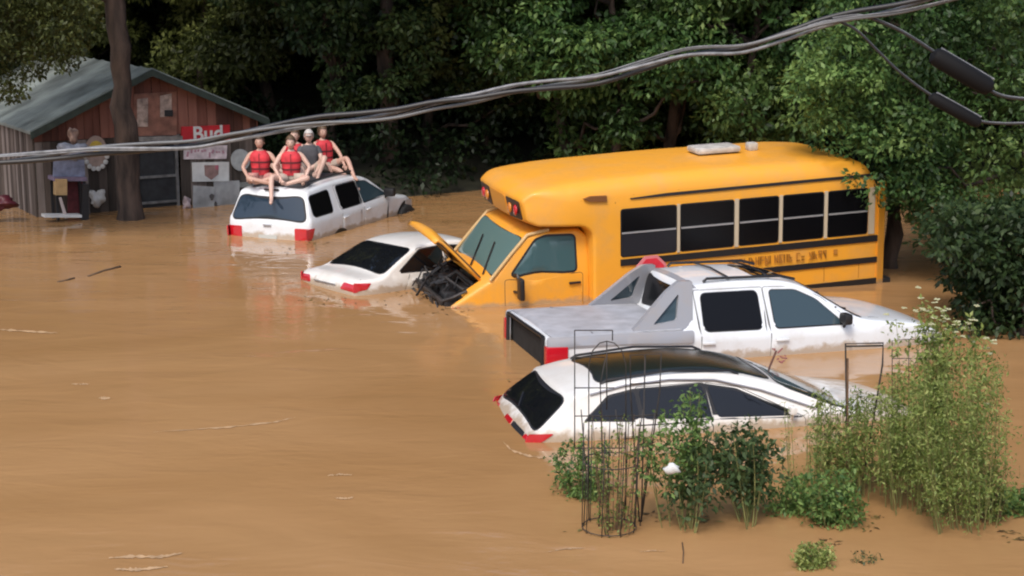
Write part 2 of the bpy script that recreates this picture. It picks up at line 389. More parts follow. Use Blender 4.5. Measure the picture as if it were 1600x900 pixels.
# ------------------------------------------------------------------ white suv with people on its roof
SUV_POSE=((-4.374,28.246,-.833),(66.5,-.76,-.93))
def build_suv():
    root=thing('sport_utility_vehicle','white sport utility vehicle sunk to its tail lights with five people sitting on its roof','suv')
    w=wfun(.88,1.18,.03,.32,.4,.06,3.4,4.2,.10)
    B=Body([(.10,.3),(.0,.45,.1),(-.02,.72,.05),(.04,.80,.05),(.05,1.12,.08),(.22,1.58,.1),(.27,1.70,.12),(1.0,1.765,.3),(2.0,1.765,.4),(2.5,1.68,.3),(3.12,1.27,.1),(3.3,1.22,.15),(3.95,1.12,.2),(4.18,.95,.15),(4.22,.6),(4.2,.3)],w,.07,.045)
    B.build('body',WHITE,root)
    topwin(B,(.075,1.19),(.215,1.56),.10,.10,root,'rear_window',PGL,.03,.1)
    topwin(B,(3.08,1.29),(2.56,1.63),.06,.06,root,'windshield',DGL,.02,.1)
    # tail door
    a=B.s_of(.02,.86); 
    both(lambda sg:(window(B,[(.28,1.22),(.30,1.57),(.98,1.60),(.95,1.22)],sg,root,BUSGL,.02,.07),
        window(B,[(1.27,1.22),(1.27,1.62),(1.98,1.62),(2.02,1.22)],sg,root,BUSGL,.02,.05),
        window(B,[(2.06,1.22),(2.04,1.61),(2.38,1.57),(2.98,1.24)],sg,root,BGL,.02,.05)))
    both(lambda sg:(door(B,[(1.2,.45),(1.2,1.645),(2.005,1.645),(2.02,.45)],sg,root,WHITE,(1.32,1.06)),
        door(B,[(2.045,.45),(2.025,1.64),(2.42,1.6),(3.03,1.22),(3.0,.45)],sg,root,WHITE,(2.2,1.08))))
    # lights wrap the corner
    for sg in (-1,1):
        a0=B.s_of(.0,.84); a1=B.s_of(.05,1.02); W=B.yw(a0,-.01)
        pl=[(a0,sg*(W-.30)),(a1,sg*(W-.30)),(a1,sg*W),(a0,sg*W)]
        B.on_top('tail_light',round_poly(pl,.03),RED,root,.012,.05)
    for sg in (-1,1):
        t=B.on_side('tail_light_side',round_poly([(-.0,.85),(.0,1.03),(.22,1.03),(.16,.85)],.02),sg,RED,root,.01,.05); t.name='side_marker'
    a0=B.s_of(.03,.80); a1=B.s_of(.04,.90)
    B.on_top('license_plate',[(a0,-.19),(a1,-.19),(a1,.19),(a0,.19)],PLATE,root,.01)
    bm=bmesh.new(); bx(bm,B.top(B.s_of(.045,1.06),0,.02),(.03,.16,.03),bev=.008); bm_obj('tailgate_handle',bm,CHR,root)
    bm=bmesh.new(); bx(bm,B.top(B.s_of(.25,1.66),0,.03),(.04,.30,.03),bev=.01); bm_obj('brake_light',bm,BLK,root)
    # roof rack
    for sg in (-1,1):
        bm=bmesh.new(); tube(bm,[(.45,sg*.60,1.74),(.5,sg*.6,1.80),(1.4,sg*.6,1.82),(2.2,sg*.6,1.80),(2.25,sg*.6,1.73)],.018,6); bm_obj('roof_rail',bm,BLK,root,ang=60)
    B.on_top('roof_panel',round_poly([(B.s_of(.4,1.72),-.54),(B.s_of(2.3,1.74),-.54),(B.s_of(2.3,1.74),.54),(B.s_of(.4,1.72),.54)],.1),mat('dark_roof_liner',(.06,.065,.075),.6),root,.006,.15)
    both(lambda sg:mirror(B,2.9,1.25,sg,root,BLK,1.1))
    both(lambda sg:(B.on_side('wheel_arch',[(3.74+.41*math.cos(t),.58+.43*math.sin(t)) for t in np.linspace(0,PI,16)],sg,BLK,root,.004),
                    B.on_side('wheel_arch',[(1.15+.41*math.cos(t),.46+.42*math.sin(t)) for t in np.linspace(0,PI,16)],sg,BLK,root,.004)))
    for x,z in ((1.15,.44),(3.74,.57)):
        for y in (-.82,.82): wheel(root,x,y,z,.36,.22,1 if y>0 else -1)
    both(lambda sg:B.on_side('headlight',round_poly([(3.75,.88),(3.75,1.02),(4.12,.98),(4.15,.84)],.03),sg,glassmat('lamp_glass',(.5,.5,.5),.1),root,.008))
    return root,pose(root,*SUV_POSE)
SUV,SUVM=build_suv()
# ------------------------------------------------------------------ white sedan
def build_sedan():
    root=thing('sedan_car','white sedan with sloping rear glass nosed under the raised hood of the school bus','car')
    w=wfun(.87,.97,.03,.42,.5,.12,3.6,4.5,.15)
    B=Body([(.08,.3),(-.02,.5,.1),(-.04,.82,.05),(.0,.93,.05),(.10,.985,.06),(.46,1.01,.1),(.78,1.20,.2),(1.08,1.36,.2),(1.35,1.43,.2),(1.8,1.46,.3),(2.25,1.42,.3),(3.05,1.0,.1),(3.3,.97,.2),(4.2,.85,.3),(4.5,.6,.1),(4.5,.3)],w,.06,.04)
    B.build('body',WHITE2,root)
    topwin(B,(.50,1.035),(1.10,1.36),.10,.07,root,'rear_window',DGL,.02,.1)
    topwin(B,(3.0,1.04),(2.32,1.38),.06,.06,root,'windshield',DGL,.02,.1)
    both(lambda sg:(window(B,[(.78,1.02),(1.22,1.31),(1.62,1.345),(1.62,1.01)],sg,root,DGL,.018,.04),
      window(B,[(1.68,1.01),(1.68,1.345),(2.1,1.30),(2.72,1.01)],sg,root,DGL,.018,.04)))
    both(lambda sg:(door(B,[(.95,.45),(.85,.75),(.95,.98),(1.18,1.34),(1.64,1.36),(1.64,.4)],sg,root,WHITE2,(1.05,.90)),
      door(B,[(1.66,.4),(1.66,1.36),(2.12,1.32),(2.78,1.0),(2.75,.4)],sg,root,WHITE2,(1.8,.90))))
    for sg in (-1,1):
        a0=B.s_of(-.035,.77); a1=B.s_of(-.02,.905); W=B.yw(a0,-.01)
        B.on_top('tail_light',round_poly([(a0+.03,sg*(W-.36)),(a1,sg*(W-.30)),(a1,sg*W),(a0,sg*W)],.03),RED,root,.010,.05)
        B.on_side('side_marker',round_poly([(-.0,.78),(.0,.92),(.26,.91),(.20,.82)],.02),sg,RED,root,.008,.05)
    a0=B.s_of(.16,.99); W=B.yw(a0,.09)
    B.on_top('trunk_seam',[(a0-.01,-W),(a0+.004,-W),(a0+.004,W),(a0-.01,W)],GAP,root,.002)
    bm=bmesh.new(); tube(bm,[B.top(B.s_of(-.03,.86),y,.015) for y in np.linspace(-.3,.3,7)],.012,6); bm_obj('trunk_handle',bm,CHR,root)
    both(lambda sg:mirror(B,2.72,1.03,sg,root,WHITE2,.9))
    bm=bmesh.new(); tube(bm,[(1.62,-.30,1.47),(1.55,-.30,1.62)],.006,5); bm_obj('antenna',bm,BLK,root)
    return pose(root,(-2.818,23.804,-.755),(37.6,1.6,-1.9))
build_sedan()
# ------------------------------------------------------------------ white crossover with glass roof
def build_hatch():
    root=thing('hatchback_car','white hatchback with a dark glass roof sunk to its windows behind the garden cages','car')
    w=wfun(.90,1.08,.03,.50,.6,.12,3.5,4.6,.14)
    B=Body([(.1,.3),(-.03,.6,.1),(-.04,.88,.06),(.10,1.06,.07),(.44,1.345,.04),(.46,1.39,.03),(.75,1.47,.15),(1.2,1.545,.4),(1.8,1.575,.4),(2.3,1.55,.4),(2.8,1.44,.4),(3.65,1.11,.15),(3.9,1.08,.2),(4.5,1.01,.3),(4.8,.85,.12),(4.85,.3)],w,.055,.04)
    B.build('body',WHITE2,root)
    topwin(B,(.125,1.08),(.42,1.345),.06,.09,root,'rear_window',DGL,.025,.1)
    topwin(B,(3.58,1.15),(2.87,1.42),.05,.05,root,'windshield',glassmat('green_grey_glass',(.03,.045,.04)),.02,.12)
    a=B.s_of(.85,1.55); b=B.s_of(2.80,1.45); W=B.yw(a,.13)
    p=round_poly([(a,-W),(b,-W-.0),(b,W),(a,W)],.12)
    o=B.on_top('roof_glass',grow(p,.02),BLK,root,.004,.12); B.on_top('pane',p,mat('roof_glass_green',(.012,.016,.013),.22,spec=.35),o,.008,.12)
    both(lambda sg:B.on_side('window_band',round_poly([(.62,1.13),(.91,1.37),(1.2,1.42),(1.95,1.44),(2.33,1.375),(3.05,1.06),(2.0,1.085)],.03),sg,BLK,root,.0045))
    both(lambda sg:(window(B,[(.66,1.15),(.93,1.345),(1.20,1.395),(1.23,1.12)],sg,root,DGL,.018,.05),
      window(B,[(1.28,1.12),(1.25,1.405),(1.95,1.415),(2.03,1.10)],sg,root,DGL,.018,.04),
      window(B,[(2.09,1.10),(2.01,1.41),(2.32,1.35),(2.98,1.08)],sg,root,DGL,.018,.04)))
    for sg in (-1,1):
        bm=bmesh.new(); tube(bm,[B.side(x,z,sg,.012) for x,z in ((.72,1.38),(1.1,1.45),(1.6,1.485),(2.1,1.46),(2.6,1.34),(3.2,1.13))],.014,6)
        bm_obj('chrome_trim',bm,CHR,root,ang=60)
        bm=bmesh.new(); tube(bm,[B.top(B.s_of(x,z),sg*.60,h) for x,z,h in ((.85,1.49,0),(.92,1.5,.03),(1.6,1.57,.035),(2.3,1.55,.03),(2.42,1.53,0))],.016,6)
        bm_obj('roof_rail',bm,BLK,root,ang=60)
        a0=B.s_of(-.035,.90); a1=B.s_of(.035,1.01); W=B.yw(a0,-.01)
        B.on_top('tail_light',round_poly([(a0,sg*(W-.22)),(a1,sg*(W-.20)),(a1,sg*W),(a0,sg*W)],.03),RED,root,.010,.05)
        B.on_side('side_marker',round_poly([(.0,.91),(.045,1.02),(.30,1.03),(.18,.94)],.02),sg,RED,root,.008,.05)
        door(B,[(.95,.5),(.9,.8),(1.15,1.1),(1.22,1.43),(1.98,1.44),(2.05,.4)],sg,root,WHITE2,(1.1,.97))
        door(B,[(2.07,.4),(1.99,1.44),(2.36,1.38),(3.06,1.06),(3.1,.4)],sg,root,WHITE2,(2.2,.96))
        mirror(B,2.90,1.10,sg,root,WHITE2,.6)
    a0=B.s_of(-.04,.89); a1=B.s_of(.035,1.0); B.on_top('plate_recess',round_poly([(a0,-.62),(a1,-.58),(a1,-.14),(a0,-.14)],.03),BLK,root,.006)
    B.on_top('rear_lamp',round_poly([(a0,-.10),(a1,-.10),(a1,.16),(a0,.16)],.03),RED,root,.01)
    bm=bmesh.new(); tube(bm,[B.top(B.s_of(.14,1.1),0,.02),B.top(B.s_of(.26,1.2),.25,.02)],.010,6); bm_obj('rear_wiper',bm,BLK,root)
    return pose(root,(-.060,16.629,-.950),(13,.5,-1))
build_hatch()
# ------------------------------------------------------------------ white pickup with grey cladding
def build_pickup():
    root=thing('pickup_truck','white crew cab pickup with grey bed cladding and its tailgate down beside the hatchback','pickup')
    w=wfun(.97,1.24,.05,.42,.5,.04,4.4,5.6,.12)
    B=Body([(.12,.45),(.10,.7,.05),(.10,1.24,.03),(.14,1.29,.04),(1.4,1.31,.1),(1.90,1.31,.05),(1.96,1.70,.04),(2.02,1.83,.06),(2.6,1.87,.3),(3.3,1.86,.3),(3.65,1.76,.2),(4.28,1.38,.08),(4.42,1.34,.1),(5.15,1.27,.2),(5.52,1.14,.15),(5.62,.9,.1),(5.62,.45)],w,.06,.04)
    holes=[]
    B.build('body',WHITE,root,skip=lambda x,z,y:x<.2 and abs(y)<.78 and z<1.235)
    # dark open bed behind the missing tailgate
    bm=bmesh.new(); bx(bm,(.85,0,.86),(1.5,1.56,.74))
    for f in [f for f in bm.faces if f.normal.x<-.9]: bm.faces.remove(f)
    bm_obj('bed_liner',bm,mat('liner_shade_black',(.012,.012,.012),.8,noise=.5),root)
    bm=bmesh.new(); bx(bm,(.17,0,.86),(.03,1.54,.72)); bm_obj('bed_shade_panel',bm,MATS['liner_shade_black'],root)  # black panel across the opening stands in for the shade inside the bed
    bm=bmesh.new(); bx(bm,(-.22,0,.60),(.55,1.5,.07),Matrix.Rotation(R_(-6),3,'Y'),bev=.01); bm_obj('tailgate',bm,WHITE,root)
    bm=bmesh.new()
    for sg in (-1,1): tube(bm,[(.11,sg*.79,.62),(.11,sg*.79,1.25)],.028,6)
    tube(bm,[(.11,-.79,1.26),(.11,.79,1.26)],.024,6); bm_obj('bed_frame',bm,BLK,root,ang=50)
    a=B.s_of(.16,1.29); b=B.s_of(1.86,1.31); W=B.yw(a,.03)
    cov=B.on_top('bed_cover',round_poly([(a,-W),(b,-W),(b,W),(a,W)],.04),mat('bed_cover_grey',(.36,.37,.40),.5,noise=.18,nscale=5),root,.03,.12)
    for x in (.72,1.30):
        s=B.s_of(x,1.3); B.on_top('cover_seam',[(s,-W+.05),(s+.02,-W+.05),(s+.02,W-.05),(s,W-.05)],mat('seam_grey',(.16,.165,.18),.6),cov,.036,.2)
    for sg in (-1,1):
        B.on_side('cladding',round_poly([(.12,1.13),(.12,1.265),(1.15,1.275),(2.02,1.27),(2.0,1.13),(1.15,1.16)],.03),sg,GREY,root,.02)
        # sail panel as a solid buttress with a small triangular window
        v,f=fill(round_poly([(1.20,1.27),(1.72,1.74),(1.90,1.86),(2.08,1.86),(2.02,1.27)],.03),.08,[round_poly([(1.50,1.36),(1.88,1.72),(1.82,1.40)],.04)])
        def yy(x,z): return .90-max(0,z-1.27)*.36
        V=[(p.x,sg*yy(p.x,p.y),p.y) for p in v]+[(p.x,sg*(yy(p.x,p.y)-.09),p.y) for p in v]; n=len(v)
        ec={}
        for t in f:
            for q,r in zip(t,t[1:]+t[:1]): ec.setdefault((min(q,r),max(q,r)),[]).append((q,r))
        F=[tuple(t) for t in f]+[tuple(q+n for q in t[::-1]) for t in f]+[(l[0][1],l[0][0],l[0][0]+n,l[0][1]+n) for l in ec.values() if len(l)==1]
        bm=bmesh.new(); vs_=[bm.verts.new(p) for p in V]
        for t in F:
            try: bm.faces.new([vs_[q] for q in t])
            except Exception: pass
        sp=bm_obj('sail_panel',bm,GREY,root,ang=40)
        bm=bmesh.new(); prism(bm,[(1.47,1.34),(1.89,1.74),(1.84,1.38)],'y',0,.012)
        for q in bm.verts: q.co.y=sg*(yy(q.co.x,q.co.z)-.045)+q.co.y
        bm_obj('sail_window',bm,BGL,sp)
        bm=bmesh.new(); tube(bm,[(2.25,sg*.62,1.83),(2.3,sg*.62,1.87),(3.3,sg*.62,1.87),(3.5,sg*.62,1.82)],.02,6)
        bm_obj('roof_rail',bm,BLK,root,ang=60)
        window(B,[(2.17,1.26),(2.17,1.70),(2.93,1.71),(2.95,1.26)],sg,root,BUSGL,.012,.07)
        window(B,[(3.13,1.26),(3.10,1.71),(3.45,1.70),(3.72,1.58),(4.08,1.27)],sg,root,BGL,.012,.05)
        door(B,[(2.08,.6),(2.08,1.74),(3.005,1.75),(3.005,.6)],sg,root,WHITE,(2.2,1.12))
        door(B,[(3.02,.6),(3.02,1.75),(3.47,1.74),(3.80,1.6),(4.2,1.28),(4.2,.6)],sg,root,WHITE,(3.2,1.12))
        mirror(B,4.05,1.30,sg,root,BLK,.95)
        bm=bmesh.new(); bx(bm,(.235,sg*.930,1.00),(.28,.12,.34),bev=.02); bm_obj('tail_light',bm,RED,root,ang=40)
    bm=bmesh.new()
    for x in (2.6,3.15): tube(bm,[(x,-.62,1.87),(x,0,1.90),(x,.62,1.87)],.014,6)
    bm_obj('cross_bar',bm,BLK,root,ang=60)
    a=B.s_of(1.935,1.37); b=B.s_of(1.97,1.76); W=B.yw(b,.03)
    pl=round_poly([(a,-W),(b,-W+.03),(b,W-.03),(a,W)],.05); o=B.on_top('rear_window',grow(pl,.02),BLK,root,.005); B.on_top('pane',pl,BUSGL,o,.01)
    a=B.s_of(1.985,1.80); b=B.s_of(2.16,1.85); W=B.yw(b,-.02); B.on_top('roof_fairing',[(a,-W),(b,-W),(b,W),(a,W)],GREY,root,.01)
    topwin(B,(4.22,1.42),(3.70,1.74),.06,.06,root,'windshield',DGL,.02,.1)
    a=B.s_of(3.0,1.9); b=B.s_of(3.52,1.83); B.on_top('sunroof',round_poly([(a,-.42),(b,-.42),(b,.42),(a,.42)],.06),DGL,root,.008)
    a=B.s_of(4.34,1.36); W=B.yw(a,.1); B.on_top('cowl_grille',[(a-.07,-W),(a+.05,-W),(a+.05,W),(a-.07,W)],BLK,root,.006)
    bm=bmesh.new()
    for y in (-.5,.15): tube(bm,[B.top(B.s_of(4.3,1.37),y,.02),B.top(B.s_of(4.02,1.55),y-.35,.03)],.012,5)
    bm_obj('wiper',bm,BLK,root)
    for sg in (-1,1):
        s0=B.s_of(4.5,1.33); s1=B.s_of(5.45,1.18); W=B.yw(s0,.20); B.on_top('hood_seam',[(s0,sg*W),(s1,sg*(W-.05)),(s1,sg*(W-.062)),(s0,sg*(W-.012))],GAP,root,.002)
        B.on_side('headlight',round_poly([(5.2,.98),(5.2,1.12),(5.5,1.08),(5.55,.96)],.03),sg,MATS['lamp_glass'],root,.01)
    return pose(root,(.047,19.64,-.884),(15.6,.9,-1.2))
build_pickup()
# ------------------------------------------------------------------ yellow school bus
def build_bus():
    root=thing('school_bus','yellow short school bus with its hood raised and water up to its doors','bus')
    def w(x,z):
        k=1.14 if z<2.2 else 1.14-(z-2.2)*.12
        if x>6.2: k-=.17*min(1.2,(x-6.2)/.75)**2
        return k
    r=lambda x,z: .045+.17*max(0,min(1,(z-2.15)/.25))*max(0,min(1,(6.85-x)/.5))
    B=Body([(1.55,.4),(1.53,.8,.05),(1.55,2.15,.2),(1.70,2.56,.25),(2.4,2.63,.3),(4.5,2.64,.5),(6.2,2.60,.5),(6.82,2.53,.16),(7.0,2.38,.06),(6.93,2.05,.05),(6.76,1.96,.04),(6.14,1.93,.06),(6.04,1.85,.06),(6.04,.4)],w,r,.05)
    B.build('body',YEL,root)
    Z=lambda a,b,z0,z1:[(a,z0),(b,z0),(b,z1),(a,z1)]
    wins=[(4.78,5.58),(3.91,4.70),(3.22,3.81),(2.51,3.13),(1.80,2.42)]
    tan=mat('window_post_tan',(.50,.42,.30),.5); alu=mat('sash_aluminium',(.45,.45,.46),.4,metal=.5)
    for sg in (-1,1):
        for a,b in wins:
            p=round_poly(Z(a,b,1.52,2.16),.03)
            o=B.on_side('window',grow(p,.018),sg,BLK,root,.004,.2)
            B.on_side('pane',round_poly(Z(a,b,1.86,2.16),.02),sg,BUSGL,o,.008,.2)
            B.on_side('pane',round_poly(Z(a,b,1.52,1.83),.02),sg,BUSGL if a<4.5 else mat('smoky_glass',(.02,.02,.025),.3,spec=.3),o,.014,.2)
            B.on_side('sash',Z(a,b,1.83,1.85),sg,alu,o,.022,.2)
        for (a,b),(c,d) in zip(wins,wins[1:]):
            B.on_side('window_post',Z(d+.02,a-.02,1.50,2.18),sg,tan,root,.016,.2)
        B.on_side('window_post',Z(1.68,1.775,1.50,2.18),sg,tan,root,.016,.2)
        for z0,z1 in ((1.385,1.475),(1.075,1.155),(.76,.84)):
            B.on_side('rub_rail',Z(1.60,5.6,z0,z1),sg,BLK,root,.02,.2)
        B.on_side('drip_rail',round_poly([(1.75,2.335),(5.45,2.30),(5.45,2.315),(4.9,2.345),(1.75,2.375)],.01),sg,BLK,root,.02,.15)
    # weathered lettering between the rails (illegible in the picture)
    bm=bmesh.new(); rng=random.Random(4); x=3.98; br=mat('faded_lettering',(.40,.17,.025),.6)
    while x>2.45:
        if rng.random()<.10: x-=.05; continue
        h=.115; wd=.055
        for k in range(4):
            t=rng.random()
            if t<.4: bx(bm,(x-wd*.4*rng.choice((-1,1)),1.162+0,1.27),(.016,.006,h))
            elif t<.8: bx(bm,(x,1.162,1.27+h*.45*rng.choice((-1,0,1))),(wd,.006,.016))
            else: bx(bm,(x,1.162,1.27),(.016,.006,h),Matrix.Rotation(.45,3,'Y'))
        x-=.074
    bx(bm,(2.3,1.162,1.29),(.06,.006,.07)); bm_obj('lettering',bm,br,root)['kind']='stuff'
    # roof details
    bm=bmesh.new(); bx(bm,(3.66,-.05,2.70),(.68,.42,.09),bev=.04); bm_obj('roof_hatch',bm,mat('hatch_white',(.45,.43,.40),.5,noise=.3),root,ang=40)
    bm=bmesh.new(); bx(bm,(3.05,-.05,2.69),(.15,.15,.12),bev=.03); bm_obj('roof_vent',bm,MATS['hatch_white'],root,ang=40)
    bm=bmesh.new(); prism(bm,[(5.80,2.30),(6.06,2.32),(6.13,2.36),(6.03,2.39),(5.80,2.38)],'y',1.05,1.165); bm_obj('clearance_lamp',bm,mat('lamp_brown',(.18,.07,.02),.4),root,ang=30)
    # front cap lamp boards
    for sg in (-1,1):
        s0=B.s_of(6.995,2.33); s1=B.s_of(6.935,2.08)
        B.on_top('lamp_board',round_poly([(s0,sg*.40),(s1,sg*.40),(s1,sg*.86),(s0,sg*.86)],.03),mat('lamp_board_black',(.03,.015,.01),.5),root,.015,.1)
        for y,m in ((.52,AMB),(.73,RED)):
            c=B.top((s0+s1)/2,sg*y,.03); bm=bmesh.new(); ellipsoid(bm,c,(.025,.075,.075)); bm_obj('warning_light',bm,m,root,ang=60)
    B.on_top('destination_panel',round_poly([(B.s_of(6.995,2.33),-.34),(B.s_of(6.935,2.08),-.34),(B.s_of(6.935,2.08),.34),(B.s_of(6.995,2.33),.34)],.03),mat('bus_yellow_dark',(.62,.27,.02),.5),root,.012,.1)
    seam=mat('seam_yellow',(.40,.17,.015),.6)
    for x in (6.15,5.4,4.74,3.86,3.17,2.46,1.9):
        t=B.s_of(x,2.62); W=B.yw(t,.0); B.on_top('roof_seam',[(t,-W),(t+.014,-W),(t+.014,W),(t,W)],seam,root,.004,.3)
        both(lambda sg:B.on_side('panel_seam',[(x,.86),(x+.010,.86),(x+.010,1.07),(x,1.07)],sg,seam,root,.003,.3))
    both(lambda sg:B.on_side('panel_seam',[(5.66,.6),(5.672,.6),(5.672,2.28),(5.66,2.28)],sg,seam,root,.003,.3))
    # folded stop arm
    bm=bmesh.new(); oc=lambda r:[(5.17+r*math.cos(PI/8+k*PI/4),1.28+r*math.sin(PI/8+k*PI/4)) for k in range(8)]
    prism(bm,oc(.24),'y',1.19,1.21); st=bm_obj('stop_arm',bm,mat('stop_rim',(.62,.2,.22),.4),root)
    bm=bmesh.new(); prism(bm,oc(.20),'y',1.212,1.218); bx(bm,(5.17,1.215,1.28),(.12,.012,.16)); bm_obj('sign_face',bm,REDP,st)
    # ---- cab
    def wc(x,z):
        k=.99-max(0,z-1.30)*.13
        if x>6.8: k-=.13*(x-6.8)
        return k
    C=Body([(5.95,.3),(5.95,1.80,.03),(6.1,1.93,.05),(6.72,1.93,.1),(6.92,1.87,.06),(7.38,1.33,.04),(7.46,1.29,.04),(7.86,1.05,.12),(7.98,.97,.06),(8.0,.5)],wc,.05,.03)
    C.build('cab',YEL,root,skip=lambda x,z,y:(x>7.47 and abs(y)<.74))
    a=C.s_of(6.95,1.84); b=C.s_of(7.36,1.35); wa=C.yw(a,.05); wb=C.yw(b,.05)
    pl=round_poly([(a,-wa),(b,-wb),(b,wb),(a,wa)],.07); o=C.on_top('windshield',grow(pl,.015),BLK,root,.004); C.on_top('pane',pl,glassmat('green_glass',(.10,.17,.165),.05),o,.01)
    bm=bmesh.new()
    for y in (.05,.6): tube(bm,[C.top(C.s_of(7.42,1.33),y,.02),C.top(C.s_of(7.12,1.66),y-.35,.03)],.012,5)
    bm_obj('wiper',bm,BLK,root)
    for sg in (-1,1):
        window(C,[(6.20,1.35),(6.20,1.82),(6.60,1.84),(6.75,1.80),(7.10,1.35)],sg,root,TGL,.03,.05,'side_window')
        door(C,[(6.10,.5),(6.10,1.31),(7.20,1.29),(7.20,.5)],sg,root,YEL,(6.22,1.18,BLK),.04)
        # A pillar
        bm=bmesh.new(); tube(bm,[C.side(7.40,1.30,sg,.0),C.side(7.1,1.63,sg,.0),C.side(6.86,1.88,sg,.0),C.side(6.55,1.93,sg,.0)],.026,8); bm_obj('window_pillar',bm,mat('pillar_tan',(.5,.33,.14),.45),root,ang=60)
        bm=bmesh.new(); bx(bm,C.side(7.02,1.20,sg,.20),(.07,.17,.30),bev=.03); tube(bm,[C.side(7.08,1.36,sg,-.02),C.side(7.05,1.36,sg,.12),C.side(7.02,1.25,sg,.2)],.022,6); tube(bm,[C.side(7.08,1.12,sg,-.02),C.side(7.02,1.14,sg,.2)],.02,6); bm_obj('mirror',bm,BLK,root,ang=40)
    # engine bay
    bm=bmesh.new(); bx(bm,(7.72,0,.75),(.56,1.46,.6))
    for f in [f for f in bm.faces if f.normal.z>.9]: bm.faces.remove(f)
    bay=bm_obj('engine_bay',bm,ENG,root)
    rng=random.Random(7); bm=bmesh.new()
    bx(bm,(7.70,0,.98),(.42,.5,.34),bev=.05); bx(bm,(7.62,.45,1.04),(.28,.28,.24),bev=.04); bx(bm,(7.85,-.42,1.02),(.24,.3,.24),bev=.04); bx(bm,(7.86,.46,1.0),(.2,.2,.2),bev=.03); bx(bm,(7.58,-.45,1.10),(.2,.3,.26),bev=.04)
    ellipsoid(bm,(7.72,.05,1.20),(.17,.18,.07)); tube(bm,[(7.5,.5,1.14),(7.7,.3,1.32),(7.9,.3,1.2),(8.0,.1,1.12)],.035,8); tube(bm,[(7.5,-.3,1.2),(7.7,-.2,1.34),(7.95,-.3,1.14)],.03,8)
    for k in range(26):
        p=Vector((rng.uniform(7.5,8.0),rng.uniform(-.62,.62),rng.uniform(1.02,1.2))); tube(bm,[p,p+Vector((rng.uniform(-.15,.15),rng.uniform(-.2,.2),rng.uniform(.04,.2))),p+Vector((rng.uniform(-.25,.3),rng.uniform(-.3,.3),-.02))],rng.uniform(.01,.022),6)
    bm_obj('engine',bm,ENG,bay,ang=40)
    bm=bmesh.new(); bx(bm,(8.03,0,1.02),(.05,1.40,.06),bev=.015); tube(bm,[(8.02,.70,1.03),(7.9,.78,1.08),(7.7,.80,1.16)],.022,8); tube(bm,[(8.06,.74,.90),(8.12,.4,.88),(8.14,0,.87),(8.10,-.6,.90)],.03,8)
    bx(bm,(8.0,.5,.94),(.06,.3,.14),bev=.03); bx(bm,(8.0,-.5,.94),(.06,.3,.14),bev=.03); bx(bm,(7.99,0,.9),(.05,.6,.18))
    for k in range(10):
        p=Vector((8.05,rng.uniform(-.65,.75),rng.uniform(.9,1.04))); tube(bm,[p,p+Vector((rng.uniform(.02,.1),rng.uniform(-.12,.12),rng.uniform(-.08,.08))),p+Vector((rng.uniform(0,.1),rng.uniform(-.2,.2),rng.uniform(-.1,.02)))],rng.uniform(.008,.016),5)
    bm_obj('radiator_support',bm,STEEL,root,ang=40)
    bm=bmesh.new(); bx(bm,(7.88,.845,.93),(.12,.05,.05),bev=.015); bm_obj('side_marker',bm,RED,root)
    # raised hood: curved sheet hinged at the cowl
    P=[(7.42,1.30),(7.60,1.51),(7.80,1.73),(7.94,1.875),(8.02,1.925),(8.09,1.93),(8.15,1.88)]
    V=[];F=[]
    for k,(x,z) in enumerate(P):
        n=Vector((-(P[min(k+1,6)][1]-P[max(k-1,0)][1]),(P[min(k+1,6)][0]-P[max(k-1,0)][0]))).normalized()
        for y in np.linspace(-.70,.70,9):
            c=-.06*(y/.7)**2 ; V.append((x+n.x*c,y,z+n.y*c))
    for k in range(6):
        for j in range(8): a=k*9+j; F.append((a,a+1,a+10,a+9))
    hd=mesh_obj('hood',V,F,YEL,root,True); md=hd.modifiers.new('t','SOLIDIFY'); md.thickness=.03; md.offset=1
    bm=bmesh.new(); pts=[(x-.01,-.74,z-.045) for x,z in P]; 
    tube(bm,[(x,.60,z-.08) for x,z in P[:-1]],.03,6); tube(bm,[(x,-.60,z-.08) for x,z in P[:-1]],.03,6); tube(bm,[(7.85,-.6,1.68),(7.85,.6,1.68)],.03,6); tube(bm,[(7.55,-.5,1.34),(7.9,.5,1.74)],.02,6)
    bm_obj('hood_brace',bm,mat('hood_brace_brown',(.10,.05,.02),.6),hd,ang=50)
    # rear end
    for sg in (-1,1):
        bm=bmesh.new(); prism(bm,[(1.48+.0,sg*1.10),(1.62,sg*1.17),(1.62,sg*1.10)] if sg>0 else [(1.62,sg*1.10),(1.62,sg*1.17),(1.48,sg*1.10)],'z',.45,2.25); bm_obj('corner_post',bm,YEL,root)
    bm=bmesh.new(); bx(bm,(1.42,0,.72),(.16,2.2,.18),bev=.03); bm_obj('rear_bumper',bm,BLK,root,ang=40)
    a=B.s_of(1.54,1.35); b=B.s_of(1.55,2.1)
    for y in (-.78,.78):
        B.on_top('rear_window',round_poly([(a,y-.26),(b,y-.26),(b,y+.26),(a,y+.26)],.05),DGL,root,.008)
    B.on_top('emergency_exit',round_poly([(B.s_of(1.54,.7),-.42),(b+.05,-.42),(b+.05,.42),(B.s_of(1.54,.7),.42)],.05),YEL,root,.01)
    B.on_top('door_window',round_poly([(a,-.32),(b,-.32),(b,.32),(a,.32)],.05),DGL,root,.014)
    root.scale=(1.06,)*3
    return pose(root,(6.874,25.88,-.69),(198.0,1.95,-2.05))
BUSM=build_bus()
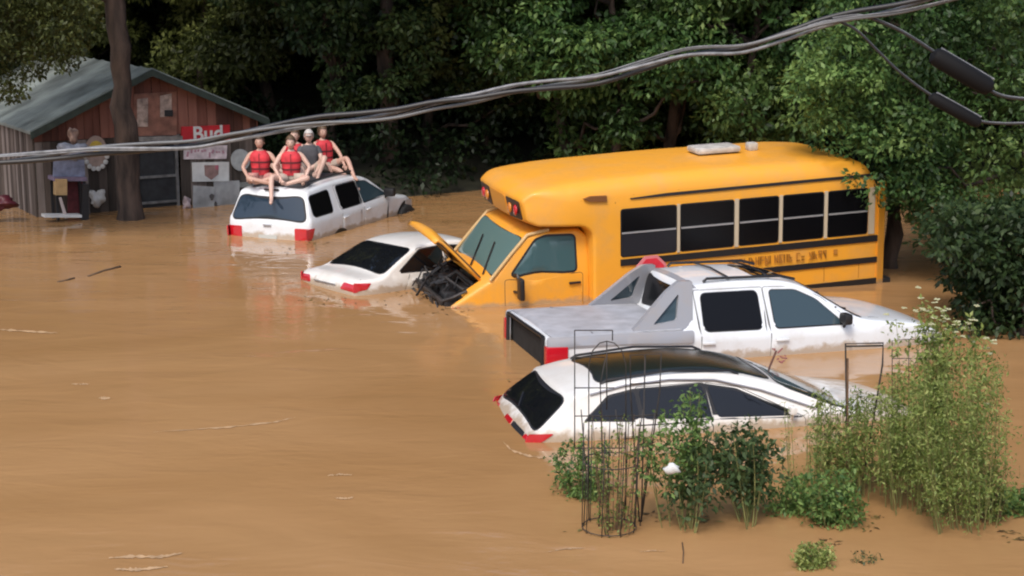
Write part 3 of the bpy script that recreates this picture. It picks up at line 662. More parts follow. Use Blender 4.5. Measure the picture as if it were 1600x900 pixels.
#==PART3==
# ------------------------------------------------------------------ trees
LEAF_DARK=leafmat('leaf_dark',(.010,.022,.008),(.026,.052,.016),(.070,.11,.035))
LEAF_MID=leafmat('leaf_mid',(.018,.044,.012),(.066,.125,.032),(.22,.31,.09))
LEAF_OLIVE=leafmat('leaf_olive',(.030,.040,.010),(.085,.105,.028),(.22,.245,.07))
LEAF_WEED=leafmat('leaf_weed',(.07,.11,.025),(.19,.26,.06),(.42,.47,.16))
LEAF_GREEN=leafmat('leaf_green',(.018,.048,.014),(.066,.14,.038),(.22,.34,.095))
BARK=mat('bark',(.055,.038,.030),.9,noise=.9,nscale=5,bump=1.0,bscale=22,stretch=(1,1,.25))
def leaf_mesh(name,C,Rr,per,L,rng,tone=None,droop=.5,flat=.6,wr=.5,squash=.5):
    """leaf-sized faces clumped round the centres C"""
    C=np.asarray(C,float); N=len(C); per=np.broadcast_to(per,(N,)).astype(int); Rr=np.broadcast_to(Rr,(N,)); L=np.broadcast_to(L,(N,))
    idx=np.repeat(np.arange(N),per); M=len(idx)
    d=rng.normal(size=(M,3)); d/=np.linalg.norm(d,axis=1)[:,None]; rad=Rr[idx]*rng.uniform(.25,1,M)**.5
    off=d*rad[:,None]; off[:,2]*=squash
    base=C[idx]+off
    dr=d*.8+rng.normal(size=(M,3))*.6; dr[:,2]-=droop; dr/=np.linalg.norm(dr,axis=1)[:,None]
    up=np.tile([0,0,1.],(M,1))*flat+rng.normal(size=(M,3))*.55+d*.4
    sd=np.cross(dr,up); sd/=np.linalg.norm(sd,axis=1)[:,None]+1e-9; nn=np.cross(sd,dr)
    l=(L[idx]*rng.uniform(.6,1.3,M))[:,None]; w=l*wr*.5
    V=np.empty((M,4,3)); V[:,0]=base; V[:,1]=base+dr*l*.45+sd*w+nn*l*.07; V[:,2]=base+dr*l; V[:,3]=base+dr*l*.45-sd*w+nn*l*.07
    me=bpy.data.meshes.new(name); me.vertices.add(M*4); me.vertices.foreach_set('co',V.reshape(-1).astype(np.float32))
    me.loops.add(M*4); me.loops.foreach_set('vertex_index',np.arange(M*4,dtype=np.int32)); me.polygons.add(M)
    me.polygons.foreach_set('loop_start',np.arange(0,M*4,4,dtype=np.int32)); me.polygons.foreach_set('loop_total',np.full(M,4,dtype=np.int32))
    me.update(calc_edges=True); me.validate()
    if tone is None:
        f=rng.uniform(0,6,4); tone=np.clip(.42+.20*np.sin(1.1*C[:,0]+f[0]+.6*C[:,1])+.16*np.sin(1.9*C[:,2]+f[1]+.8*C[:,0])+rng.normal(size=N)*.13,0,1)
    t=np.clip(tone[idx]+rng.normal(size=M)*.16,0,1)
    a=me.attributes.new('tone','FLOAT','POINT'); a.data.foreach_set('value',np.repeat(t,4).astype(np.float32))
    return me
def limb_bm(bm,rng,p0,p1,r0,r1,n=6,wob=.08):
    p0=Vector(p0); p1=Vector(p1); pts=[]; 
    for k in range(n+1):
        t=k/n; q=p0.lerp(p1,t); 
        if 0<k<n: q+=Vector(rng.normal(size=3)*wob)
        pts.append(q)
    tube(bm,pts,[r0+(r1-r0)*k/n for k in range(n+1)],8); return pts
def crown_pts(rng,ells):
    out=[]
    for (cx,cy,cz,rx,ry,rz,n) in ells:
        d=rng.normal(size=(n,3)); d/=np.linalg.norm(d,axis=1)[:,None]; r=rng.uniform(.35,1.0,n)**.5
        out.append(np.array([cx,cy,cz])+d*r[:,None]*np.array([rx,ry,rz]))
    return np.concatenate(out)
def tree_proto(seed,H,base,rad,lm,trunk_r,n=150,low=None,leaf=.145,per=95):
    """returns (crown mesh, trunk mesh) for a broad-leaved tree whose crown starts at height base"""
    rng=np.random.RandomState(seed); ells=[]
    zl=min(H,6.3)
    k=rng.randint(6,9)
    for i in range(k):
        a=rng.uniform(0,2*PI); q=rng.uniform(.25,.75)*rad; ells.append((q*math.cos(a),q*math.sin(a),rng.uniform(base+.8,zl-.3),rad*rng.uniform(.35,.55),rad*rng.uniform(.35,.55),rng.uniform(.7,1.2),int(n/k)))
    C=crown_pts(rng,ells)
    Hc=crown_pts(rng,[(rng.uniform(-.4,.4)*rad,rng.uniform(-.4,.4)*rad,zl+(H-zl)*rng.uniform(.2,.85),rad*.8,rad*.8,(H-zl)*.4,26) for _ in range(3)])
    A=np.concatenate([C,Hc]); nn=len(C); mm=len(Hc)
    me=leaf_mesh('crown',A,np.concatenate([rng.uniform(.22,.62,nn),rng.uniform(.7,1.1,mm)]),np.concatenate([np.full(nn,per),np.full(mm,60)]),np.concatenate([np.full(nn,leaf),np.full(mm,.42)]),rng)
    me.materials.append(lm)
    bm=bmesh.new(); pts=limb_bm(bm,rng,(0,0,-1.2),(rng.uniform(-.4,.4),rng.uniform(-.4,.4),H*.8),trunk_r,trunk_r*.3,8,.10)
    for i in range(12):
        t=C[rng.randint(nn)]; b=pts[min(7,max(2,int((t[2]+1.2-.8)/(H*.8+1.2)*8)))]
        limb_bm(bm,rng,b,t,trunk_r*.32,.02,5,.10)
    bmesh.ops.recalc_face_normals(bm,faces=bm.faces); mt=bpy.data.meshes.new('trunk'); bm.to_mesh(mt); bm.free(); mt.materials.append(BARK); mt.polygons.foreach_set('use_smooth',[True]*len(mt.polygons))
    return me,mt
PROTO={
 'mid':[tree_proto(1,9,.5,2.7,LEAF_MID,.16,260,leaf=.145,per=105),tree_proto(2,10,.7,2.9,LEAF_MID,.17,280,leaf=.145,per=105)],
 'dark':[tree_proto(3,11,2.0,2.9,LEAF_DARK,.2,230,leaf=.145,per=105),tree_proto(4,9,1.4,2.6,LEAF_DARK,.16,220,leaf=.145,per=105)],
 'olive':[tree_proto(5,10,1.6,2.8,LEAF_OLIVE,.18,240,leaf=.145,per=105),tree_proto(6,9,1.2,2.6,LEAF_OLIVE,.16,230,leaf=.145,per=105)],
 'low':[tree_proto(8,7,.1,2.3,LEAF_GREEN,.14,210),tree_proto(9,6.5,.0,2.1,LEAF_DARK,.14,190)]}
def put_tree(kind,i,x,y,label,rz=0,z=0,s=1.0,name='broadleaf_tree',cat='tree',group='trees crowding the bank behind the flood'):
    t=thing(name,label,cat,(x,y,z),(0,0,rz),group); t.scale=(s,s,s)
    me,mt=PROTO[kind][i]
    link(bpy.data.objects.new('crown',me),t); link(bpy.data.objects.new('trunk',mt),t)
    return t
TREES=[
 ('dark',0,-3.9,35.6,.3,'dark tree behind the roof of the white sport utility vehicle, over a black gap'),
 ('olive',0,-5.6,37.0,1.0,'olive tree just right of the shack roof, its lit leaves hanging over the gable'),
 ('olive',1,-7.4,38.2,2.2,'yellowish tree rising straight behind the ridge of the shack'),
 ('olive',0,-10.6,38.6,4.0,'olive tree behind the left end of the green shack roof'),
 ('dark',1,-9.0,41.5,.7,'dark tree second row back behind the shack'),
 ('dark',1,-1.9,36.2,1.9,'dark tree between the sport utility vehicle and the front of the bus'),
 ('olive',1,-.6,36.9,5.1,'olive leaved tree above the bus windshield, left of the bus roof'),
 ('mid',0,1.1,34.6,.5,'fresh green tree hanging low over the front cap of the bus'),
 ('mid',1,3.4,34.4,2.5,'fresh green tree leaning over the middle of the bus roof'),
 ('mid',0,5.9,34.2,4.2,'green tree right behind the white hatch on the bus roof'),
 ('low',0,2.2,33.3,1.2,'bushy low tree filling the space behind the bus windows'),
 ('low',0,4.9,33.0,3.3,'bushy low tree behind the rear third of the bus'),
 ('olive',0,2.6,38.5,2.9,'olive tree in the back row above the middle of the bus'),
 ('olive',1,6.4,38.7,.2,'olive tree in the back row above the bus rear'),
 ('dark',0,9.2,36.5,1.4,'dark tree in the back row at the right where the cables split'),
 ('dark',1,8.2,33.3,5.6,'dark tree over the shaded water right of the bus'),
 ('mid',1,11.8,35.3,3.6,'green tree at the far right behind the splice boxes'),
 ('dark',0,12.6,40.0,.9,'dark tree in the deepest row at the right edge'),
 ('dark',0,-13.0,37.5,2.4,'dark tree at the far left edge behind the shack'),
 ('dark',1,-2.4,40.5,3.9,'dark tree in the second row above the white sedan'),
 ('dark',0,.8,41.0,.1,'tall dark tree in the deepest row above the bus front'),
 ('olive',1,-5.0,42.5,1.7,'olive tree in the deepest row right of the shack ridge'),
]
for k,i,x,y,rz,lab in TREES: put_tree(k,i,x,y,lab,rz)
def big_tree(name,label,base,top,r0,r1,C,Rr,per,leaf,lm,limbs,seed,group=None,cat='tree'):
    rng=np.random.RandomState(seed); t=thing(name,label,cat,base,group=group); b=Vector(base)
    bm=bmesh.new(); top=Vector(top)-b
    pts=[Vector((0,0,-.9)).lerp(top,k/22)+(Vector(rng.normal(size=3)*.028) if 0<k<22 else Vector((0,0,0))) for k in range(23)]
    tube(bm,pts,[(r0+(r1-r0)*k/22)*(1+.10*rng.normal()+(.35 if k<3 else 0)) for k in range(23)],12)
    Cl=np.asarray([tuple(Vector(c)-b) for c in C])
    for k in range(limbs):
        c=Cl[rng.randint(len(Cl))]; q=min(pts[1:],key=lambda p:(p-Vector(c)).length+abs(p.z-c[2]+.7)*.5); limb_bm(bm,rng,q,c,r1*.35,.015,6,.09)
    bm_obj('trunk',bm,BARK,t,smooth=True)
    me=leaf_mesh('crown',Cl,Rr,per,leaf,rng); me.materials.append(lm); link(bpy.data.objects.new('crown',me),t)
    return t
def region(rng,poly,y0,y1,n,zmin=.1):
    out=[]; xs=[p[0] for p in poly]; ys=[p[1] for p in poly]
    while len(out)<n:
        p=(rng.uniform(min(xs),max(xs)),rng.uniform(min(ys),max(ys)))
        if inside(p,poly):
            q=at(p[0],p[1],rng.uniform(y0,y1))
            if q.z>zmin: out.append(tuple(q))
    return np.array(out)
# trunk in front of the shack, its crown mostly above the picture
rng=np.random.RandomState(21); b=G(206,342); tp=at(170,-60,b.y)
C=crown_pts(rng,[(tp.x-2.4,b.y-1.2,5.2,1.9,1.3,.75,40),(tp.x-1.8,b.y+.5,6.5,2.6,2.4,1.3,50),(tp.x+1.6,b.y+.3,6.3,2.0,2.0,1.0,40),(tp.x-.3,b.y,7.6,3.2,3,1.5,60)])
big_tree('broadleaf_tree','thick bare trunk standing in the water right in front of the shack door',b,(tp.x,tp.y,7.5),.235,.135,C,rng.uniform(.3,.55,len(C)),60,.18,LEAF_OLIVE,16,22)
rng=np.random.RandomState(77)
C=region(rng,[(-90,-60),(150,-60),(138,70),(105,105),(60,112),(25,150),(-90,180)],26.6,28.6,210)
C=np.concatenate([C,crown_pts(rng,[(-11.0,27.5,6.8,2.6,2.2,1.4,60),(-8.0,27.0,6.9,2.6,2.0,1.0,110)])])  # these clumps hang above the view, added to shade the shack front
C[len(C)-170:,2]=np.maximum(C[len(C)-170:,2],5.6)
big_tree('broadleaf_tree','olive boughs hanging into the top left corner in front of the shack roof',(-12.2,27.6,0),(-11.6,27.6,7.0),.2,.1,C,rng.uniform(.2,.4,len(C)),75,.085,LEAF_OLIVE,12,78)
# overhanging trees at the right
def region(rng,poly,y0,y1,n,zmin=.1):
    out=[]; xs=[p[0] for p in poly]; ys=[p[1] for p in poly]
    while len(out)<n:
        p=(rng.uniform(min(xs),max(xs)),rng.uniform(min(ys),max(ys)))
        if inside(p,poly):
            q=at(p[0],p[1],rng.uniform(y0,y1))
            if q.z>zmin: out.append(tuple(q))
    return np.array(out)
b=G(1386,418)
C=region(rng,[(1240,150),(1262,222),(1298,246),(1335,270),(1350,312),(1430,335),(1500,305),(1520,-50),(1285,-50)],23.6,25.6,230)
C=np.concatenate([C,crown_pts(rng,[(b.x+.6,b.y+.5,6.5,2.4,2.2,1.6,70)])])
big_tree('broadleaf_tree','tree with a thin dark trunk behind the bus, leaves over its rear roof corner',b,(b.x+.25,b.y,7.0),.12,.06,C,rng.uniform(.22,.42,len(C)),85,.10,LEAF_GREEN,22,23)
b=Vector((8.6,25.8,0))
C=region(rng,[(1395,300),(1425,338),(1500,362),(1640,372),(1720,350),(1720,-50),(1430,-50)],23.2,26.4,260)
C=np.concatenate([C,crown_pts(rng,[(b.x,b.y+.5,6.5,2.8,2.4,1.6,80)])])
big_tree('broadleaf_tree','leafy tree at the right edge hanging over the shaded brown water',b,(b.x+.3,b.y,7.2),.22,.13,C,rng.uniform(.24,.45,len(C)),85,.105,LEAF_MID,24,24)
b=Vector((6.75,20.6,0))
C=region(rng,[(1470,335),(1445,372),(1490,400),(1500,460),(1520,510),(1560,535),(1760,540),(1760,300),(1560,320)],20.4,22.4,260,.12)
big_tree('dark_bush','dark leafy bush standing in the water at the right edge behind the flowering weeds',b,(b.x+.3,b.y+.4,2.6),.09,.05,C,rng.uniform(.2,.38,len(C)),70,.11,LEAF_DARK,16,25,cat='bush')
rng=np.random.RandomState(55); C=crown_pts(rng,[(-3.2,32.2,6.9,3.2,2.2,1.2,150),(0,33,7.2,2.6,2,1.2,70)]); C[:,2]=np.maximum(C[:,2],5.7)  # crown kept above the view, added to shade the bank below
big_tree('broadleaf_tree','added tree leaning from the bank, unseen boughs shading the black gap left of the bus',(-2.7,35.4,0.2),(-2.6,33.6,7.4),.22,.12,C,rng.uniform(.4,.7,len(C)),70,.24,LEAF_DARK,20,56)
# undergrowth along the bank
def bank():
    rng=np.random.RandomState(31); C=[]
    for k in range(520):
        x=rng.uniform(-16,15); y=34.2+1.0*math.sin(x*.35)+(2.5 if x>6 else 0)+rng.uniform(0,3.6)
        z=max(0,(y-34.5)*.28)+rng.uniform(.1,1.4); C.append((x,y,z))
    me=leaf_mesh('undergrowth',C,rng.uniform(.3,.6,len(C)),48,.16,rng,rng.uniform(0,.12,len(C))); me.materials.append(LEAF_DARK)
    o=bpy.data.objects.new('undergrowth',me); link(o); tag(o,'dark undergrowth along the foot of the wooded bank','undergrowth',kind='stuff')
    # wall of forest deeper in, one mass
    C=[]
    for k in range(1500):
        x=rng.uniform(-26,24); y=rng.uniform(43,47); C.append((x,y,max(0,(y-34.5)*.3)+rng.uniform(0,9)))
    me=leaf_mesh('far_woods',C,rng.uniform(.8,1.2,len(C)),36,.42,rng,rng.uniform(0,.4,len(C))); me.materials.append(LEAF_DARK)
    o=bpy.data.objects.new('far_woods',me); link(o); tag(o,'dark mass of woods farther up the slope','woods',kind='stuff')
bank()
#==PART4==
# ------------------------------------------------------------------ shack
SA=at(52,200,30.7); SB=at(402,188,33.1); SA.z=0; SB.z=0
SU=(SB-SA).normalized(); SV=Vector((-SU.y,SU.x,0)); SW=(SB-SA).length; SN=-SV
SROT=math.atan2(SU.y,SU.x)
def fuv(px,py,off=0.0):
    """facade coordinates (u along, z up) of a picture point on the plane 'off' metres in front of the gable wall"""
    r=ray(px,py); o=Vector((0,0,CAM_H)); k=((SA+SN*off-o).dot(SN))/r.dot(SN); q=o+r*k; return (q-SA).dot(SU),q.z
ATTR={}
def tonemat(name,cols,rough=.85,bump=.5,stretch=(6,6,.6)):
    m=bpy.data.materials.new(name); m.use_nodes=True; nt=m.node_tree; b=nt.nodes['Principled BSDF']; b.inputs['Roughness'].default_value=rough
    a=nt.nodes.new('ShaderNodeAttribute'); a.attribute_name='tone'; tc=nt.nodes.new('ShaderNodeTexCoord'); mp=nt.nodes.new('ShaderNodeMapping'); mp.inputs['Scale'].default_value=stretch
    nt.links.new(tc.outputs['Object'],mp.inputs[0]); n=nt.nodes.new('ShaderNodeTexNoise'); n.inputs['Scale'].default_value=2; n.inputs['Detail'].default_value=7; nt.links.new(mp.outputs[0],n.inputs['Vector'])
    ad=nt.nodes.new('ShaderNodeMath'); ad.operation='MULTIPLY_ADD'; nt.links.new(n.outputs[0],ad.inputs[0]); ad.inputs[1].default_value=.7; nt.links.new(a.outputs['Fac'],ad.inputs[2])
    sb=nt.nodes.new('ShaderNodeMath'); sb.operation='SUBTRACT'; nt.links.new(ad.outputs[0],sb.inputs[0]); sb.inputs[1].default_value=.35
    r=nt.nodes.new('ShaderNodeValToRGB'); e=r.color_ramp.elements; e[0].position=0; e[0].color=(*cols[0],1); e[1].position=1; e[1].color=(*cols[-1],1)
    for i,c in enumerate(cols[1:-1]): k=e.new((i+1)/(len(cols)-1)); k.color=(*c,1)
    nt.links.new(sb.outputs[0],r.inputs[0]); nt.links.new(r.outputs[0],b.inputs['Base Color'])
    bp=nt.nodes.new('ShaderNodeBump'); bp.inputs['Strength'].default_value=bump; bp.inputs['Distance'].default_value=.01; nt.links.new(n.outputs[0],bp.inputs['Height']); nt.links.new(bp.outputs[0],b.inputs['Normal'])
    return m
WOODG=tonemat('grey_boards',[(.035,.027,.022),(.10,.078,.066),(.24,.205,.19)]); WOODR=tonemat('red_boards',[(.05,.018,.012),(.13,.045,.03),(.24,.10,.072)])
def boards(name,x0,x1,zb,ztop,mt,parent,seed,bw=.17,y=0,th=.025,axis=0):
    """vertical boards from x0 to x1; ztop is a function of x"""
    rng=random.Random(seed); V=[];F=[];T=[]; x=x0
    while x<x1-.01:
        w=min(bw*rng.uniform(.8,1.25),x1-x); g=.008; d=rng.uniform(-.012,.012); a,b=x+g/2,x+w-g/2; t=rng.random(); i=len(V)
        za,zbb=ztop(a),ztop(b)
        for yy in (y-th+d,y):
            V+= [(a,yy,zb),(b,yy,zb),(b,yy,zbb),(a,yy,za)]
        F+=[(i,i+1,i+2,i+3),(i+5,i+4,i+7,i+6),(i+4,i,i+3,i+7),(i+1,i+5,i+6,i+2),(i+3,i+2,i+6,i+7)]; T+=[t]*8; x+=w
    if axis: V=[(vy,vx,vz) for vx,vy,vz in V]
    o=mesh_obj(name,V,F,mt,parent); at_=o.data.attributes.new('tone','FLOAT','POINT'); at_.data.foreach_set('value',T); return o
def shack():
    root=thing('wooden_shack','weathered board shack with green metal roof and signs hung on its red gable','shack',SA,(0,0,SROT))
    E=1.70; uA,zA=fuv(237,110); AP=zA; MID=SW/2; L=6.6
    slope=lambda u:E+(AP-E)*(1-abs(u-MID)/MID)
    d0,_=fuv(213,300); d1,_=fuv(283,300)
    boards('wall',0,d0,-1.0,lambda u:min(1.45,slope(u)-.03),WOODG,root,1)
    boards('wall',d1,SW,-1.0,lambda u:min(1.45,slope(u)-.03),WOODG,root,2)
    boards('gable_wall',.0,SW,1.46,lambda u:max(1.462,slope(u)-.03),WOODR,root,3)
    boards('wall',d0,d1,1.25,lambda u:1.45,WOODG,root,12)
    boards('wall',.03,L,-1.0,lambda v:E-.05,WOODG,root,4,axis=1)
    boards('wall',.03,L,-1.0,lambda v:E-.05,WOODG,root,5,axis=1,y=SW)
    bm=bmesh.new(); prism(bm,[(0,-1),(SW,-1),(SW,E-.06),(MID,AP-.1),(0,E-.06)],'y',L-.05,L); bm_obj('back_wall',bm,mat('dark_interior',(.012,.011,.010),.9),root)
    # roof: ribbed metal sheets
    for sg in (-1,1):
        V=[];F=[]; n=46; th=.05; y0,y1=-.28,L+.3; over=.14
        for k in range(n+1):
            v=y0+(y1-y0)*k/n; rib=.022 if k%4==0 else 0
            for s in (0,1):
                u=MID+sg*s*(MID+over); z=AP+.05-(AP-E)*s*(MID+over)/MID
                V+= [(u,v,z+rib),(u,v,z-th)]
        for k in range(n):
            a=k*4; F+=[(a,a+2,a+6,a+4),(a+1,a+5,a+7,a+3),(a+2,a+3,a+7,a+6)]
        F+=[(0,1,3,2),(n*4,n*4+2,n*4+3,n*4+1)]
        mesh_obj('roof',V,F,ROOFM,root)
        # rake board
        bm=bmesh.new(); u1=MID+sg*(MID+over); z1=AP-(AP-E)*(MID+over)/MID
        bm2=[(MID,AP+.045),(u1,z1+.045),(u1,z1-.09),(MID,AP-.09)]
        prism(bm,bm2,'y',-.33,-.29); bm_obj('rake_board',bm,mat('green_fascia',(.020,.034,.027),.6,noise=.3),root)
    # loft hatch, beam
    h=[fuv(x,y,.04) for x,y in ((209,213),(276,211),(276,143),(209,147))]
    bm=bmesh.new(); prism(bm,h,'y',-.045,-.01); lo=bm_obj('loft_hatch',bm,mat('hatch_board',(.22,.10,.07),.8,noise=.4,nscale=5,bump=.4),root)
    for q in (((214,198),(231,198),(231,153),(214,155)),((250,183),(268,182),(268,146),(250,150))):
        bm=bmesh.new(); prism(bm,[fuv(x,y,.05) for x,y in q],'y',-.06,-.047); bm_obj('pale_patch',bm,mat('pale_patch',(.34,.26,.22),.8,noise=.5,nscale=9),lo)
    bm=bmesh.new(); prism(bm,[fuv(x,y,.06) for x,y in ((257,182),(270,182),(270,172),(257,172))],'y',-.07,-.062); bm_obj('dark_opening',bm,BLK,lo)
    bm=bmesh.new(); prism(bm,[fuv(x,y,.05) for x,y in ((206,221),(284,219),(284,212),(206,214))],'y',-.10,-.012); bm_obj('lintel',bm,mat('grey_beam',(.20,.19,.18),.8,noise=.4),root)
    # screen door
    dz=1.25; bm=bmesh.new(); bx(bm,((d0+d1)/2,.08,.2),(d1-d0-.06,.02,2.1)); dr=bm_obj('screen_door',bm,mat('screen_mesh',(.018,.02,.023),.7,noise=.5,nscale=6),root)
    bm=bmesh.new(); W=d1-d0
    for u in (d0+.05,d1-.05): bx(bm,(u,.05,.15),(.06,.04,2.2))
    for z in (.10,.62,1.18): bx(bm,((d0+d1)/2,.045,z),(W-.16,.035,.05))
    bm_obj('door_frame',bm,mat('grey_frame',(.13,.13,.13),.6,noise=.4),dr)
    return root
ROOFM=mat('green_grey_roof',(.20,.225,.21),.5,noise=.6,nscale=1.1,bump=.2,bscale=5)
shack()
def fthing(name,label,cat,quad,off,m,th=.02,group=None):
    """flat thing hung on the gable wall: outline given where it stands"""
    pts=[fuv(x,y,off) for x,y in quad]; c=(sum(p[0] for p in pts)/len(pts),min(p[1] for p in pts))
    pos=SA+SU*c[0]+SN*off; pos.z=c[1]
    bm=bmesh.new(); prism(bm,[(p[0]-c[0],p[1]-c[1]) for p in pts],'y',0,th)
    o=bm_obj(name,bm,m,None); o.location=pos; o.rotation_euler=(0,0,SROT); tag(o,label,cat,group); o['_c']=c
    def loc(x,y): p=fuv(x,y,off); return (p[0]-c[0],p[1]-c[1])
    return o,loc
REDS=mat('sign_red',(.42,.012,.02),.45,noise=.25,nscale=4); WHT=mat('sign_white',(.55,.56,.56),.55,noise=.15,nscale=5)
s,loc=fthing('beer_sign','red sign with white lettering hung on the gable right of the screen door','sign',[(283,224),(360,220),(359,195),(284,198)],.07,REDS,.04)
cu=bpy.data.curves.new('lettering','FONT'); cu.body='Bud'; cu.size=.42; cu.extrude=.006; cu.offset=.008; cu.align_x='CENTER'
tmp=bpy.data.objects.new('tmp',cu); COL.objects.link(tmp); bpy.context.view_layer.update()
me=bpy.data.meshes.new_from_object(tmp.evaluated_get(bpy.context.evaluated_depsgraph_get())); bpy.data.objects.remove(tmp)
me.materials.clear(); me.materials.append(WHT); o=bpy.data.objects.new('lettering',me); link(o,s); a=loc(325,219); o.location=(a[0],-.012,a[1]); o.rotation_euler=(PI/2,0,0)
s,loc=fthing('banner_sign','pale banner with faded pink markings directly under the red lettered sign','sign',[(287,249),(354,248),(355,227),(287,230)],.07,mat('banner_pale',(.50,.44,.47),.7,noise=.35,nscale=7))
rg=random.Random(5); bm=bmesh.new()
for k in range(11):
    a=loc(292+k*5.6+rg.random()*2,239+rg.uniform(-4,4)); bx(bm,(a[0],-.004,a[1]),(rg.uniform(.03,.05),.006,rg.uniform(.03,.11)),Matrix.Rotation(rg.uniform(-.5,.5),3,'Y'))
bm_obj('faded_marks',bm,mat('faded_pink',(.36,.20,.25),.7),s)['kind']='stuff'
s,loc=fthing('emblem_sign','white board with a small brown shield emblem under the pale banner','sign',[(301,284),(358,283),(358,253),(300,254)],.07,WHT)
bm=bmesh.new(); prism(bm,[loc(*p) for p in ((319,258),(341,258),(341,272),(330,281),(320,274))],'y',-.012,-.002); bm_obj('emblem',bm,mat('emblem_brown',(.24,.15,.14),.7,noise=.3),s)
bm=bmesh.new(); prism(bm,[loc(*p) for p in ((336,258),(341,258),(341,266),(336,264))],'y',-.018,-.0125); bm_obj('emblem_corner',bm,mat('emblem_red',(.35,.10,.14),.7),s)
dk=[(376+15*math.cos(a),250-17*math.sin(a)) for a in np.linspace(0,2*PI,25)[:-1]]
s,loc=fthing('metal_disc','round dull grey disc on the wall just left of the people','disc',dk,.08,mat('dull_grey_disc',(.34,.37,.38),.5,noise=.2),.03)
s,loc=fthing('metal_shelf','narrow grey shelf on the wall under the round disc','shelf',[(360,293),(392,293),(392,286),(360,287)],.22,mat('shelf_grey',(.20,.22,.22),.5),.18)
SHEET=mat('galvanised_sheet',(.27,.30,.33),.5,metal=.3,noise=.45,nscale=2.5,bump=.2,bscale=6)
s,loc=fthing('metal_sheet','grey metal sheet leaning under the signs with dark rust spots, left of two','sheet',[(301,356),(337,358),(335,292),(302,290)],.45,SHEET,.015)
for k,(x,y,a,b_) in enumerate(((331,308,.05,.07),(337,322,.03,.10),(326,333,.05,.03),(322,345,.05,.03))):
    c=loc(x,y); bm=bmesh.new(); prism(bm,[(c[0]+a*math.cos(t)*(1+.3*math.sin(3*t)),c[1]+b_*math.sin(t)) for t in np.linspace(0,2*PI,13)[:-1]],'y',-.006,-.001); bm_obj('rust_spot',bm,mat('dark_rust',(.05,.05,.055),.8),s)
s,loc=fthing('metal_sheet','taller grey metal sheet leaning right behind the tail of the sport utility vehicle','sheet',[(337,360),(377,360),(374,282),(334,284)],.40,SHEET,.015)
# items at the left of the door
oc=[(150+18*math.cos(a),235-24*math.sin(a)) for a in np.linspace(PI/8,2*PI+PI/8,9)[:-1]]
s,loc=fthing('round_sign','tan round sign with a yellow centre and white scalloped edge on the shack wall','sign',[(150+18*math.cos(a),239-27*math.sin(a)) for a in np.linspace(0,2*PI,25)[:-1]],.10,mat('sign_tan',(.33,.25,.22),.6,noise=.2),.03)
bm=bmesh.new(); prism(bm,[loc(150+10*math.cos(a),229-9*math.sin(a)) for a in np.linspace(0,2*PI,17)[:-1]],'y',-.012,-.002); bm_obj('yellow_centre',bm,mat('sign_yellow',(.55,.40,.06),.6,noise=.2),s)
bm=bmesh.new()
for a in np.linspace(PI*1.02,PI*1.98,8): c=loc(150+17*math.cos(a),243-21*math.sin(a)); ellipsoid(bm,(c[0],-.008,c[1]),(.05,.014,.05),8,6)
bm_obj('scalloped_edge',bm,WHT,s)['kind']='stuff'
s,loc=fthing('blue_panel','faded blue panel on a stand left of the round tan sign','panel',[(83,276),(133,276),(132,250),(84,250)],.50,mat('faded_blue',(.17,.19,.27),.6,noise=.35),.03)
s,loc=fthing('wooden_table','dark stand with a purple top holding up the blue panel','stand',[(84,283),(136,283),(136,277),(84,277)],.62,mat('purple_grey',(.17,.13,.19),.6,noise=.3),.4)
bm=bmesh.new()
for x in (88,132):
    for yy in (.03,.35): c=loc(x,280); bx(bm,(c[0],yy,c[1]-.75),(.05,.05,1.4))
bm_obj('leg',bm,BLK,s)['kind']='stuff'
s,loc=fthing('black_post','black post standing in the water in front of the dark stand','post',[(128,362),(139,362),(139,288),(129,288)],.80,BLK,.10)
s,loc=fthing('red_board','dark red board under the blue panel beside the tan box','board',[(106,338),(132,338),(132,284),(106,284)],.25,mat('dark_red_board',(.11,.02,.025),.7,noise=.4),.03)
s,loc=fthing('tan_box','small tan box hanging under the blue panel','box',[(88,305),(105,305),(105,280),(88,280)],.70,mat('tan_box',(.42,.28,.13),.6,noise=.2),.2)
s,loc=fthing('leaning_plank','pale plank leaning below the tan box','plank',[(101,342),(106,341),(96,308),(92,309)],.75,mat('pale_plank',(.45,.38,.36),.7),.02)
s,loc=fthing('white_board','thin white board lying at the waterline under the dark stand','board',[(70,340),(128,340),(128,336),(70,336)],.85,WHT,.25)
# crumpled cloths
def cloth_lump(name,label,px,py,off,r,m,seed,cat):
    rg=np.random.RandomState(seed); u,z=fuv(px,py,off); pos=SA+SU*u+SN*off; pos.z=z
    bm=bmesh.new(); bmesh.ops.create_icosphere(bm,subdivisions=3,radius=1)
    ph=rg.uniform(0,6,9)
    for v in bm.verts:
        c=v.co; k=1+.22*math.sin(4*c.x+ph[0]+2*c.z)+.18*math.sin(6*c.z+ph[1]+3*c.y)+.12*math.sin(9*c.x+5*c.y+ph[2]); v.co=Vector((c.x*r[0],c.y*r[1],c.z*r[2]))*k
    o=bm_obj(name,bm,m,None,smooth=True); o.location=pos; o.rotation_euler=(0,0,SROT); return tag(o,label,cat)
cloth_lump('crumpled_cloth','crumpled white and blue cloth heaped on top of the blue panel',112,237,.52,(.26,.15,.17),mat('cloth_blue_white',(.34,.37,.45),.8,noise=.5,nscale=4),1,'cloth')
cloth_lump('straw_doll','small brown and pale bundle standing on the heaped cloth',114,212,.5,(.10,.08,.16),mat('bundle_brown',(.30,.20,.16),.8,noise=.6,nscale=7),2,'bundle')
cloth_lump('crumpled_cloth','white rag hanging by the water below the round tan sign',152,310,.35,(.14,.08,.17),WHT,3,'cloth')
cloth_lump('red_cooler','dark red rounded container at the waterline at the left edge of the picture',4,318,.25,(.24,.2,.13),mat('dark_red_plastic',(.09,.012,.02),.5,noise=.2),4,'container')
